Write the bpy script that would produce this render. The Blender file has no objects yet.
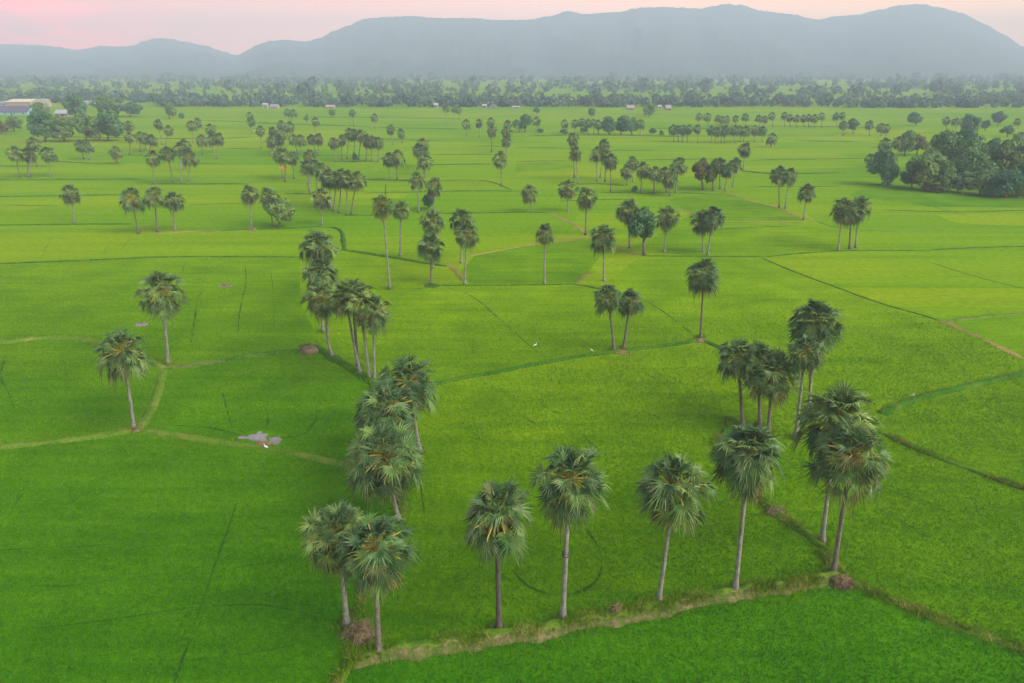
import bpy, math, random
import numpy as np
from mathutils import Vector, noise as mnoise

random.seed(7)
RNG = np.random.default_rng(7)
scene = bpy.context.scene
COL = scene.collection

# ------------------------------------------------------------------ camera
H = 40.0
F = 690.0
W, HH = 1024.0, 683.0
TH = math.atan((341.5 - 66.0) / F)
CT, ST = math.cos(TH), math.sin(TH)

def ray(px, py):
    x = (px - 512.0) / F
    y = (341.5 - py) / F
    return x, CT + y * ST, -ST + y * CT

def G(px, py):
    """ground point seen at a pixel"""
    dx, dy, dz = ray(px, py)
    t = H / (-dz)
    return dx * t, dy * t

def at(px, py, Y):
    """point at depth Y seen at a pixel"""
    dx, dy, dz = ray(px, py)
    t = Y / dy
    return dx * t, Y, H + dz * t

cam_d = bpy.data.cameras.new("camera")
cam = bpy.data.objects.new("camera", cam_d)
COL.objects.link(cam)
cam.location = (0, 0, H)
cam.rotation_euler = (math.pi / 2 - TH, 0, 0)
cam_d.sensor_width = 36.0
cam_d.lens = F / W * 36.0
cam_d.clip_start = 0.5
cam_d.clip_end = 30000
scene.camera = cam

# ------------------------------------------------------------------ node helpers
def new_mat(name):
    m = bpy.data.materials.new(name)
    m.use_nodes = True
    nt = m.node_tree
    nt.nodes.clear()
    return m, nt

def N(nt, typ, **kw):
    n = nt.nodes.new(typ)
    for k, v in kw.items():
        setattr(n, k, v)
    return n

def ramp(nt, stops, interp='LINEAR'):
    r = N(nt, 'ShaderNodeValToRGB')
    cr = r.color_ramp
    cr.interpolation = interp
    while len(cr.elements) < len(stops):
        cr.elements.new(0.5)
    for e, (p, c) in zip(cr.elements, stops):
        e.position = p
        e.color = (c[0], c[1], c[2], 1)
    return r

def noise_n(nt, vec, scale, detail=3, rough=0.55):
    n = N(nt, 'ShaderNodeTexNoise')
    n.inputs['Scale'].default_value = scale
    n.inputs['Detail'].default_value = detail
    n.inputs['Roughness'].default_value = rough
    nt.links.new(vec, n.inputs['Vector'])
    return n

def mixc(nt, fac, a, b, mode='MIX'):
    m = N(nt, 'ShaderNodeMix', data_type='RGBA', blend_type=mode)
    for sock, v in ((m.inputs[0], fac), (m.inputs[6], a), (m.inputs[7], b)):
        if hasattr(v, 'is_output') or isinstance(v, bpy.types.NodeSocket):
            nt.links.new(v, sock)
        elif isinstance(v, (int, float)):
            sock.default_value = v
        else:
            sock.default_value = (v[0], v[1], v[2], 1)
    return m.outputs[2]

def mapping(nt, vec, scale=(1, 1, 1), loc=(0, 0, 0), rot=(0, 0, 0)):
    m = N(nt, 'ShaderNodeMapping')
    m.inputs['Scale'].default_value = scale
    m.inputs['Location'].default_value = loc
    m.inputs['Rotation'].default_value = rot
    nt.links.new(vec, m.inputs['Vector'])
    return m.outputs[0]

def finish(nt, color, rough=0.75, spec=0.2, transl=0.0, bump=None, bump_d=0.05, tcol=None, up=0.0):
    p = N(nt, 'ShaderNodeBsdfPrincipled')
    if isinstance(color, bpy.types.NodeSocket):
        nt.links.new(color, p.inputs['Base Color'])
    else:
        p.inputs['Base Color'].default_value = (*color, 1)
    p.inputs['Roughness'].default_value = rough
    p.inputs['Specular IOR Level'].default_value = spec
    if bump is not None:
        b = N(nt, 'ShaderNodeBump')
        b.inputs['Strength'].default_value = 0.6
        b.inputs['Distance'].default_value = bump_d
        nt.links.new(bump, b.inputs['Height'])
        nt.links.new(b.outputs[0], p.inputs['Normal'])
    if up > 0:
        g = N(nt, 'ShaderNodeNewGeometry')
        vm = N(nt, 'ShaderNodeVectorMath', operation='SCALE'); vm.inputs['Scale'].default_value = 1 - up
        nt.links.new(g.outputs['Normal'], vm.inputs[0])
        va = N(nt, 'ShaderNodeVectorMath', operation='ADD'); va.inputs[1].default_value = (0, 0, up)
        nt.links.new(vm.outputs[0], va.inputs[0])
        vn = N(nt, 'ShaderNodeVectorMath', operation='NORMALIZE'); nt.links.new(va.outputs[0], vn.inputs[0])
        nt.links.new(vn.outputs[0], p.inputs['Normal'])
    out = N(nt, 'ShaderNodeOutputMaterial')
    sh = p.outputs[0]
    if transl > 0:
        t = N(nt, 'ShaderNodeBsdfTranslucent')
        c = tcol if tcol is not None else color
        if isinstance(c, bpy.types.NodeSocket):
            nt.links.new(c, t.inputs['Color'])
        else:
            t.inputs['Color'].default_value = (*c, 1)
        ms = N(nt, 'ShaderNodeMixShader')
        ms.inputs[0].default_value = transl
        nt.links.new(sh, ms.inputs[1])
        nt.links.new(t.outputs[0], ms.inputs[2])
        sh = ms.outputs[0]
    nt.links.new(sh, out.inputs['Surface'])

def pos(nt):
    return N(nt, 'ShaderNodeNewGeometry').outputs['Position']

def objco(nt):
    return N(nt, 'ShaderNodeTexCoord').outputs['Object']

# ------------------------------------------------------------------ materials
def lerp3(a, b, t):
    return tuple(a[i] * (1 - t) + b[i] * t for i in range(3))

GREEN = (0.010, 0.160, 0.001)
YELLOW = (0.30, 0.42, 0.001)

GRAD = {'main_plot': (0.26, 0.60, 42, 100), 'right_plot': (0.28, 0.54, 45, 100), 'lower_left': (0.17, 0.28, 38, 76), 'left_plot': (0.26, 0.38, 70, 110), 'left_centre_plot': (0.24, 0.36, 70, 105), 'front_strip': (0.14, 0.20, 34, 48), 'upper_left_plot': (0.34, 0.48, 100, 160), 'centre_plot': (0.40, 0.58, 85, 130)}
def rice_mat(name, tint, blades=False, amp=1.0):
    """young rice: tint 0 = deep green crop, 1 = yellow-green crop"""
    m, nt = new_mat(name)
    P = pos(nt)
    base = lerp3(GREEN, YELLOW, tint)
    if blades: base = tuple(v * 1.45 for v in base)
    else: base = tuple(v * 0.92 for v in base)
    big = noise_n(nt, P, 0.018, 3).outputs[0]
    mid = noise_n(nt, mapping(nt, P, (1, 1, 0)), 0.11, 4, 0.6).outputs[0]
    streak = noise_n(nt, mapping(nt, P, (0.05, 0.5, 0.0), (3, 8, 0), (0, 0, 0.25)), 1.0, 3).outputs[0]
    fine = noise_n(nt, P, 1.6, 3, 0.65).outputs[0]
    key = name.replace('rice_blades_', '').replace('rice_', '')
    if key in GRAD:
        # grazing-view light put into the crop colour: greener near, yellower and brighter far
        t0, t1, y0, y1 = GRAD[key]
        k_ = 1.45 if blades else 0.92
        sp = N(nt, 'ShaderNodeSeparateXYZ'); nt.links.new(P, sp.inputs[0])
        wob = N(nt, 'ShaderNodeMath', operation='MULTIPLY_ADD'); wob.inputs[1].default_value = 26.0
        nt.links.new(big, wob.inputs[0]); nt.links.new(sp.outputs[1], wob.inputs[2])
        rg = N(nt, 'ShaderNodeMapRange'); rg.inputs[1].default_value = y0 + 13; rg.inputs[2].default_value = y1 + 13
        nt.links.new(wob.outputs[0], rg.inputs[0])
        r1 = ramp(nt, [(0.0, tuple(v*k_ for v in lerp3(GREEN, YELLOW, t0))), (1.0, tuple(v*k_ for v in lerp3(GREEN, YELLOW, t1)))])
        nt.links.new(rg.outputs[0], r1.inputs[0])
    else:
        r1 = ramp(nt, [(0.33, lerp3(base, GREEN, 0.22)), (0.67, lerp3(base, YELLOW, 0.16))])
        nt.links.new(big, r1.inputs[0])
    r2 = ramp(nt, [(0.30, (0.72, 0.80, 0.8)), (0.70, (1.22, 1.14, 1.1))])
    nt.links.new(mid, r2.inputs[0])
    col = mixc(nt, 0.9 * amp, r1.outputs[0], r2.outputs[0], 'MULTIPLY')
    r3 = ramp(nt, [(0.34, (0.78, 0.87, 0.9)), (0.52, (1, 1, 1)), (0.68, (1.18, 1.08, 1.0))])
    nt.links.new(streak, r3.inputs[0])
    col = mixc(nt, 0.8 * amp, col, r3.outputs[0], 'MULTIPLY')
    if blades:
        r4 = ramp(nt, [(0.28, (0.76, 0.84, 0.8)), (0.72, (1.2, 1.12, 1.1))])
    else:
        r4 = ramp(nt, [(0.30, (0.66, 0.74, 0.7)), (0.70, (1.22, 1.15, 1.1))])
    nt.links.new(fine, r4.inputs[0])
    col = mixc(nt, 0.85, col, r4.outputs[0], 'MULTIPLY')
    g2 = noise_n(nt, P, 5.0, 2, 0.6).outputs[0]
    r5 = ramp(nt, [(0.32, (0.66, 0.72, 0.7)), (0.68, (1.30, 1.22, 1.2))])
    nt.links.new(g2, r5.inputs[0])
    col = mixc(nt, 0.8, col, r5.outputs[0], 'MULTIPLY')
    if blades:
        finish(nt, col, 0.7, 0.02, 0.22, up=0.75)
    else:
        finish(nt, col, 0.95, 0.0, 0.0, fine, 0.03)
    return m

def grass_mat(name, c1, c2, c3, scale=0.5, transl=0.25, up=0.0):
    m, nt = new_mat(name)
    P = pos(nt)
    n = noise_n(nt, P, scale, 4, 0.65).outputs[0]
    r = ramp(nt, [(0.3, c1), (0.5, c2), (0.7, c3)])
    nt.links.new(n, r.inputs[0])
    f = noise_n(nt, P, 4.0, 3, 0.6).outputs[0]
    r2 = ramp(nt, [(0.3, (0.65, 0.68, 0.65)), (0.7, (1.25, 1.2, 1.2))])
    nt.links.new(f, r2.inputs[0])
    finish(nt, mixc(nt, 0.9, r.outputs[0], r2.outputs[0], 'MULTIPLY'), 0.9, 0.04, transl, None if up else f, 0.10, up=up)
    return m

M = {}
M['bank_dark'] = grass_mat('dark_bank_grass', (0.026, 0.10, 0.005), (0.045, 0.14, 0.006), (0.10, 0.19, 0.012), 0.4, 0)
M['bank_light'] = grass_mat('light_bank_grass', (0.055, 0.15, 0.008), (0.11, 0.20, 0.015), (0.19, 0.22, 0.05), 0.35, 0)
M['bank_far'] = grass_mat('far_bank_grass', (0.028, 0.09, 0.008), (0.045, 0.12, 0.010), (0.10, 0.17, 0.025), 0.15, 0)
M['soil'] = grass_mat('bank_soil', (0.05, 0.13, 0.012), (0.11, 0.13, 0.035), (0.21, 0.175, 0.09), 1.6, 0)
M['heap_soil'] = grass_mat('heap_soil', (0.10, 0.095, 0.04), (0.17, 0.135, 0.075), (0.25, 0.19, 0.12), 1.0, 0)
M['dirt'] = grass_mat('path_dirt', (0.13, 0.15, 0.03), (0.24, 0.20, 0.05), (0.34, 0.24, 0.09), 0.12, 0)
M['mud'] = grass_mat('wet_mud', (0.17, 0.145, 0.115), (0.24, 0.20, 0.165), (0.29, 0.24, 0.205), 0.6, 0)
for n_ in M['mud'].node_tree.nodes:
    if n_.type == 'BSDF_PRINCIPLED':
        n_.inputs['Roughness'].default_value = 0.22; n_.inputs['Specular IOR Level'].default_value = 0.6
    if n_.type == 'BUMP': n_.inputs['Strength'].default_value = 0.1
M['clay'] = grass_mat('red_clay', (0.14, 0.12, 0.04), (0.24, 0.15, 0.07), (0.26, 0.17, 0.09), 1.5, 0)
M['track'] = grass_mat('bare_track', (0.014, 0.065, 0.003), (0.025, 0.09, 0.003), (0.045, 0.13, 0.004), 1.2, 0)
M['track_far'] = grass_mat('thin_track', (0.03, 0.13, 0.004), (0.05, 0.16, 0.004), (0.08, 0.19, 0.004), 0.2, 0)
M['grass_green'] = grass_mat('bank_grass_blades', (0.10, 0.25, 0.006), (0.18, 0.30, 0.010), (0.38, 0.36, 0.08), 0.6, 0.2, up=0.75)
M['straw'] = grass_mat('dry_straw', (0.10, 0.085, 0.045), (0.22, 0.17, 0.09), (0.36, 0.28, 0.16), 2.0, 0.1)

def leaf_mat(name, a, b, rough=0.5, spec=0.3, transl=0.22, scale=0.9):
    m, nt = new_mat(name)
    P = objco(nt)
    oi = N(nt, 'ShaderNodeObjectInfo')
    n = noise_n(nt, P, scale, 3, 0.6).outputs[0]
    r = ramp(nt, [(0.32, a), (0.68, b)])
    nt.links.new(n, r.inputs[0])
    r2 = ramp(nt, [(0.0, (0.80, 0.88, 0.95)), (0.5, (1, 1, 1)), (1.0, (1.22, 1.12, 0.9))])
    nt.links.new(oi.outputs['Random'], r2.inputs[0])
    col = mixc(nt, 1.0, r.outputs[0], r2.outputs[0], 'MULTIPLY')
    f = noise_n(nt, P, 6.0, 2).outputs[0]
    r3 = ramp(nt, [(0.3, (0.75, 0.75, 0.75)), (0.7, (1.2, 1.2, 1.2))])
    nt.links.new(f, r3.inputs[0])
    col = mixc(nt, 0.8, col, r3.outputs[0], 'MULTIPLY')
    finish(nt, col, rough, spec, transl)
    return m

M['frond'] = leaf_mat('palm_frond', (0.055, 0.145, 0.032), (0.18, 0.29, 0.07), 0.45, 0.4, 0.25, 1.3)
M['frond_light'] = leaf_mat('palm_frond_light', (0.12, 0.23, 0.05), (0.26, 0.37, 0.10), 0.5, 0.3, 0.25, 1.3)
M['frond_dark'] = leaf_mat('palm_frond_dark', (0.034, 0.09, 0.026), (0.11, 0.19, 0.055), 0.5, 0.3, 0.25, 1.3)
M['frond_old'] = leaf_mat('palm_frond_old', (0.09, 0.13, 0.04), (0.20, 0.22, 0.07))
M['stalk'] = leaf_mat('palm_leaf_stalk', (0.22, 0.25, 0.05), (0.46, 0.39, 0.08), 0.5, 0.3, 0)
M['dead'] = leaf_mat('dead_frond', (0.12, 0.095, 0.065), (0.26, 0.20, 0.13), 0.9, 0.05, 0.1)
M['orange'] = leaf_mat('orange_dry_frond', (0.42, 0.19, 0.04), (0.55, 0.28, 0.07), 0.8, 0.1, 0.15)
M['yellow_dry'] = leaf_mat('yellow_dry_frond', (0.75, 0.42, 0.06), (0.85, 0.5, 0.1), 0.8, 0.1, 0.2)
M['fruit'] = leaf_mat('palm_fruit', (0.06, 0.03, 0.025), (0.16, 0.065, 0.04), 0.5, 0.3, 0)
M['tree_leaf'] = leaf_mat('tree_leaf', (0.080, 0.19, 0.055), (0.19, 0.31, 0.08), 0.6, 0.2, 0.2, 0.35)
M['tree_leaf_dark'] = leaf_mat('dark_tree_leaf', (0.052, 0.16, 0.070), (0.12, 0.25, 0.095), 0.6, 0.2, 0.2, 0.35)
M['tree_leaf_rust'] = leaf_mat('rusty_tree_leaf', (0.08, 0.12, 0.035), (0.20, 0.17, 0.05), 0.6, 0.2, 0.2, 0.25)
M['tree_leaf_lime'] = leaf_mat('lime_tree_leaf', (0.07, 0.13, 0.025), (0.16, 0.22, 0.04), 0.6, 0.2, 0.2, 0.3)

def bark_mat(name, a, b, ring=5.0):
    m, nt = new_mat(name)
    P = objco(nt)
    n = noise_n(nt, mapping(nt, P, (2.2, 2.2, 0.7)), 2.0, 4, 0.65).outputs[0]
    r = ramp(nt, [(0.3, a), (0.7, b)])
    nt.links.new(n, r.inputs[0])
    w = N(nt, 'ShaderNodeTexWave', wave_type='BANDS', bands_direction='Z')
    w.inputs['Scale'].default_value = ring
    w.inputs['Distortion'].default_value = 2.0
    nt.links.new(P, w.inputs['Vector'])
    r2 = ramp(nt, [(0.2, (0.72, 0.72, 0.72)), (0.7, (1.08, 1.08, 1.08))])
    nt.links.new(w.outputs[0], r2.inputs[0])
    col = mixc(nt, 0.8, r.outputs[0], r2.outputs[0], 'MULTIPLY')
    finish(nt, col, 0.9, 0.1, 0, w.outputs[0], 0.03)
    return m

M['bark'] = bark_mat('palm_bark', (0.11, 0.115, 0.10), (0.33, 0.335, 0.29), 1.6)
M['bark_dark'] = bark_mat('palm_bark_dark', (0.05, 0.048, 0.042), (0.13, 0.12, 0.10), 1.6)
M['bark_mid'] = bark_mat('palm_bark_mid', (0.09, 0.085, 0.07), (0.22, 0.20, 0.165), 1.6)
M['wood'] = bark_mat('tree_bark', (0.10, 0.085, 0.065), (0.22, 0.19, 0.15), 0.8)
M['wood_pale'] = bark_mat('pale_tree_bark', (0.35, 0.33, 0.30), (0.5, 0.48, 0.44), 0.8)

def plain(name, c, rough=0.8, var=0.2, scale=1.0):
    m, nt = new_mat(name)
    n = noise_n(nt, objco(nt), scale, 4, 0.6).outputs[0]
    r = ramp(nt, [(0.3, tuple(v * (1 - var) for v in c)), (0.7, tuple(min(1, v * (1 + var)) for v in c))])
    nt.links.new(n, r.inputs[0])
    finish(nt, r.outputs[0], rough, 0.2)
    return m

M['wall_white'] = plain('wall_white', (0.36, 0.37, 0.36), var=0.08)
M['wall_beige'] = plain('wall_beige', (0.38, 0.30, 0.22), var=0.1)
M['wall_teal'] = plain('wall_teal', (0.26, 0.46, 0.45), var=0.1)
M['wall_brick'] = plain('wall_brick', (0.30, 0.24, 0.19), var=0.15)
M['roof_cream'] = plain('roof_cream', (0.55, 0.50, 0.38), var=0.08)
M['roof_grey'] = plain('roof_grey', (0.24, 0.24, 0.26), var=0.15)
M['roof_dark'] = plain('roof_dark', (0.10, 0.10, 0.14), var=0.15)
M['roof_pink'] = plain('roof_pink', (0.30, 0.26, 0.25), var=0.12)
M['roof_white'] = plain('roof_white', (0.36, 0.37, 0.37), var=0.06)
M['opening'] = plain('opening_dark', (0.04, 0.045, 0.05))
M['feather'] = plain('white_feather', (0.82, 0.82, 0.78), var=0.05, scale=8)
M['bill'] = plain('yellow_bill', (0.7, 0.42, 0.06), var=0.1)
M['leg_dark'] = plain('bird_leg', (0.05, 0.05, 0.04), var=0.1)
M['post'] = plain('weathered_post', (0.10, 0.075, 0.05), var=0.3, scale=3)

# ------------------------------------------------------------------ mesh helpers
def mesh_obj(name, verts, faces, mats, parent=None, midx=None, smooth=False):
    me = bpy.data.meshes.new(name)
    set_mesh(me, verts, faces, midx)
    for m in (mats if isinstance(mats, (list, tuple)) else [mats]):
        me.materials.append(m)
    if smooth:
        me.polygons.foreach_set('use_smooth', np.ones(len(me.polygons), dtype=bool))
    return link(name, me, parent)

def link(name, me, parent=None):
    o = bpy.data.objects.new(name, me)
    COL.objects.link(o)
    if parent is not None:
        o.parent = parent
    return o

def set_mesh(me, verts, faces, midx=None):
    verts = np.asarray(verts, dtype=np.float32).reshape(-1, 3)
    if isinstance(faces, np.ndarray):
        n, k = faces.shape
        me.vertices.add(len(verts))
        me.vertices.foreach_set('co', verts.ravel())
        me.loops.add(n * k)
        me.loops.foreach_set('vertex_index', faces.astype(np.int32).ravel())
        me.polygons.add(n)
        me.polygons.foreach_set('loop_start', np.arange(0, n * k, k, dtype=np.int32))
        me.update(calc_edges=True)
        me.validate()
    else:
        me.from_pydata([tuple(v) for v in verts.tolist()], [], faces)
        me.update()
    if midx is not None:
        me.polygons.foreach_set('material_index', np.asarray(midx, dtype=np.int32))

def tag(o, label=None, cat=None, group=None, kind=None):
    if label: o['label'] = label
    if cat: o['category'] = cat
    if group: o['group'] = group
    if kind: o['kind'] = kind
    return o

def empty(name, loc):
    o = bpy.data.objects.new(name, None)
    o.empty_display_size = 0.5
    COL.objects.link(o)
    o.location = loc
    return o

class MB:
    """collects geometry for one mesh"""
    def __init__(self):
        self.v, self.f, self.m = [], [], []
    def add(self, vs, fs, mi=0):
        b = len(self.v)
        self.v += [tuple(p) for p in vs]
        self.f += [tuple(i + b for i in f) for f in fs]
        self.m += [mi] * len(fs)
    def box(self, c, s, rz=0, mi=0):
        x, y, z = (k / 2 for k in s)
        ca, sa = math.cos(rz), math.sin(rz)
        vs = []
        for dx, dy, dz in ((-x,-y,-z),(x,-y,-z),(x,y,-z),(-x,y,-z),(-x,-y,z),(x,-y,z),(x,y,z),(-x,y,z)):
            vs.append((c[0] + dx*ca - dy*sa, c[1] + dx*sa + dy*ca, c[2] + dz))
        self.add(vs, [(3,2,1,0),(4,5,6,7),(0,1,5,4),(1,2,6,5),(2,3,7,6),(3,0,4,7)], mi)
    def tube(self, pts, rad, n=8, mi=0, jitter=0.0):
        pts = [Vector(p) for p in pts]
        vs, fs = [], []
        for i, p in enumerate(pts):
            d = (pts[min(i+1, len(pts)-1)] - pts[max(i-1, 0)]).normalized()
            a = Vector((1,0,0)) if abs(d.x) < 0.9 else Vector((0,1,0))
            u = d.cross(a).normalized(); w = d.cross(u)
            r = rad[i] if isinstance(rad, (list, tuple)) else rad
            for k in range(n):
                t = 2*math.pi*k/n
                rr = r * (1 + jitter * random.uniform(-1, 1))
                vs.append(p + (u*math.cos(t) + w*math.sin(t)) * rr)
        for i in range(len(pts)-1):
            for k in range(n):
                fs.append((i*n+k, i*n+(k+1)%n, (i+1)*n+(k+1)%n, (i+1)*n+k))
        fs.append(tuple(range(n))[::-1])
        fs.append(tuple((len(pts)-1)*n+k for k in range(n)))
        self.add(vs, fs, mi)
    def mesh(self, name, mats, smooth=False):
        me = bpy.data.meshes.new(name)
        me.from_pydata(self.v, [], self.f)
        for m in (mats if isinstance(mats, (list, tuple)) else [mats]):
            me.materials.append(m)
        me.polygons.foreach_set('material_index', np.asarray(self.m, dtype=np.int32))
        if smooth:
            me.polygons.foreach_set('use_smooth', np.ones(len(me.polygons), dtype=bool))
        me.update()
        return me
    def build(self, name, mats, parent=None, smooth=False):
        return link(name, self.mesh(name, mats, smooth), parent)

def catmull(pts, step):
    P = [np.array(p, float) for p in pts]
    if len(P) == 2:
        n = max(2, int(np.linalg.norm(P[1]-P[0]) / step))
        return np.array([P[0] + (P[1]-P[0]) * t for t in np.linspace(0, 1, n+1)])
    out = []
    Q = [2*P[0]-P[1]] + P + [2*P[-1]-P[-2]]
    for i in range(1, len(Q)-2):
        p0, p1, p2, p3 = Q[i-1], Q[i], Q[i+1], Q[i+2]
        n = max(2, int(np.linalg.norm(p2-p1) / step))
        for k in range(n):
            t = k / n
            out.append(0.5*((2*p1)+(-p0+p2)*t+(2*p0-5*p1+4*p2-p3)*t*t+(-p0+3*p1-3*p2+p3)*t**3))
    out.append(P[-1])
    return np.array(out)

# ------------------------------------------------------------------ ground
def sheet(name, poly, z, mat, kind='structure'):
    ar = sum(poly[i-1][0]*poly[i][1] - poly[i][0]*poly[i-1][1] for i in range(len(poly)))
    if ar < 0: poly = poly[::-1]
    o = mesh_obj(name, [(x, y, z) for x, y in poly], [tuple(range(len(poly)))], mat)
    tag(o, kind=kind)
    return o

# base sheet, with gently different crops in bands of plots (world coordinates)
def plain_mat():
    m, nt = new_mat('rice_plain')
    P = pos(nt)
    # each plot a crop of its own: stretched cells
    v = N(nt, 'ShaderNodeTexVoronoi', feature='F1', distance='CHEBYCHEV')
    v.inputs['Scale'].default_value = 1.0
    v.inputs['Randomness'].default_value = 0.85
    nt.links.new(mapping(nt, P, (1/85.0, 1/26.0, 0.0), (0.3, 0.1, 0), (0, 0, 0.04)), v.inputs['Vector'])
    sep = N(nt, 'ShaderNodeSeparateColor')
    nt.links.new(v.outputs['Color'], sep.inputs[0])
    r = ramp(nt, [(0.0, (0.122, 0.255, 0.001)), (0.3, (0.148, 0.27, 0.001)), (0.65, (0.170, 0.28, 0.001)), (1.0, (0.195, 0.292, 0.001))])
    nt.links.new(sep.outputs[0], r.inputs[0])
    big = noise_n(nt, P, 0.006, 3).outputs[0]
    r1 = ramp(nt, [(0.35, (0.85, 0.95, 1.0)), (0.65, (1.12, 1.03, 1.0))])
    nt.links.new(big, r1.inputs[0])
    col = mixc(nt, 0.9, r.outputs[0], r1.outputs[0], 'MULTIPLY')
    st = noise_n(nt, mapping(nt, P, (0.012, 0.16, 0.0), (3, 8, 0), (0, 0, 0.02)), 1.0, 4, 0.6).outputs[0]
    r2 = ramp(nt, [(0.32, (0.76, 0.86, 0.9)), (0.5, (1, 1, 1)), (0.7, (1.14, 1.06, 1.0))])
    nt.links.new(st, r2.inputs[0])
    col = mixc(nt, 0.9, col, r2.outputs[0], 'MULTIPLY')
    fine = noise_n(nt, P, 0.8, 3, 0.65).outputs[0]
    r3 = ramp(nt, [(0.3, (0.72, 0.78, 0.75)), (0.7, (1.2, 1.14, 1.1))])
    nt.links.new(fine, r3.inputs[0])
    col = mixc(nt, 0.8, col, r3.outputs[0], 'MULTIPLY')
    finish(nt, col, 0.95, 0.0, 0, fine, 0.05)
    return m

ground = sheet('ground', [(-7000, -400), (7000, -400), (7000, 6000), (-7000, 6000)], 0.0, plain_mat())

def Gs(pix):
    return [G(*p) for p in pix]

# near plots, each its own crop; outlines follow the banks between them
FIELDS = [
    # name tint outline(px)
    ('lower_left', 0.07, [(-420, 760), (345, 760), (349, 655), (347, 630), (372, 575), (398, 520), (401, 475), (340, 466), (300, 455), (262, 447), (180, 436), (137, 430), (110, 435), (60, 441), (0, 447), (-300, 452)]),
    ('front_strip', 0.03, [(345, 760), (1500, 760), (1200, 690), (900, 605), (845, 583), (790, 588), (740, 594), (700, 602), (660, 609), (615, 618), (545, 631), (470, 643), (379, 657), (349, 657)]),
    ('main_plot', 0.54, [(349, 655), (379, 655), (470, 641), (545, 629), (615, 616), (660, 607), (740, 592), (838, 578), (822, 548), (795, 527), (768, 508), (755, 490), (735, 440), (737, 400), (712, 346), (700, 342), (640, 349), (550, 362), (435, 383), (420, 430), (401, 475), (398, 520), (372, 575), (347, 630)]),
    ('right_plot', 0.46, [(845, 583), (900, 605), (1200, 690), (1500, 600), (1300, 400), (1024, 374), (960, 388), (890, 410), (800, 430), (737, 400), (735, 440), (755, 490), (768, 508), (795, 527), (822, 548), (838, 578)]),
    ('upper_right_plot', 0.56, [(712, 346), (737, 400), (800, 430), (890, 410), (960, 388), (1024, 374), (1100, 368), (1024, 360), (985, 340), (945, 322), (880, 303), (830, 285), (790, 270), (765, 258), (700, 257), (640, 257), (605, 283), (650, 290), (700, 320)]),
    ('left_plot', 0.28, [(0, 343), (40, 338), (70, 339), (95, 342), (140, 356), (163, 369), (155, 400), (137, 430), (110, 435), (60, 441), (0, 447), (-300, 452), (-250, 350)]),
    ('left_centre_plot', 0.26, [(163, 369), (200, 364), (240, 358), (280, 353), (322, 350), (345, 365), (374, 384), (390, 410), (420, 430), (401, 475), (340, 466), (300, 455), (262, 447), (180, 436), (137, 430), (155, 400)]),
    ('upper_left_plot', 0.40, [(-250, 350), (0, 343), (40, 338), (70, 339), (95, 342), (140, 356), (163, 369), (200, 364), (240, 358), (280, 353), (322, 350), (300, 300), (300, 258), (170, 257), (120, 259), (50, 262), (0, 265), (-200, 267)]),
    ('centre_plot', 0.48, [(300, 258), (322, 350), (345, 365), (374, 384), (390, 410), (420, 430), (435, 383), (550, 362), (640, 349), (700, 342), (712, 346), (700, 320), (650, 290), (605, 283), (545, 285), (440, 284), (400, 268), (343, 250)]),
]
# far plots that stand out as a different crop
FAR_FIELDS = [
    (0.41, [(475, 256), (525, 246), (600, 238), (606, 250), (583, 278), (572, 284), (470, 284), (460, 272)]),
    (0.39, [(668, 199), (713, 194), (724, 192), (775, 207), (800, 217), (803, 221), (724, 221), (690, 213)]),
    (0.49, [(620, 250), (700, 256), (765, 257), (838, 251), (840, 229), (815, 222), (724, 222), (690, 214), (650, 240)]),
    (0.47, [(945, 322), (985, 317), (1060, 314), (1060, 372), (1024, 359), (985, 340)]),
    (0.51, [(290, 163), (380, 162), (384, 180), (296, 181)]),
    (0.53, [(516, 163), (570, 162), (574, 168), (515, 172)]),
    (0.39, [(870, 182), (1040, 200), (1060, 208), (930, 207), (850, 196)]),
]
tints = {}
field_objs = []
for k, (nm, t, pl) in enumerate(FIELDS):
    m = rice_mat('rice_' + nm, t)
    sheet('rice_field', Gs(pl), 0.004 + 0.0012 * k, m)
for k, (t, pl) in enumerate(FAR_FIELDS):
    sheet('rice_field', Gs(pl), 0.02 + 0.0012 * k, rice_mat('rice_far_%d' % k, t))

# ------------------------------------------------------------------ banks, paths, tracks
MASK_X0, MASK_Y0, MASK_R = -190.0, 20.0, 0.25
MASK = np.zeros((int(300 / MASK_R), int(380 / MASK_R)), dtype=bool)   # True = no rice there

def stamp(P, hw):
    r = int(math.ceil(hw / MASK_R))
    for x, y in P:
        i = int((y - MASK_Y0) / MASK_R); j = int((x - MASK_X0) / MASK_R)
        if i - r < 0 or j - r < 0 or i + r >= MASK.shape[0] or j + r >= MASK.shape[1]:
            continue
        a, b = np.ogrid[-r:r+1, -r:r+1]
        MASK[i-r:i+r+1, j-r:j+r+1] |= (a*a + b*b) * MASK_R**2 <= hw*hw

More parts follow.
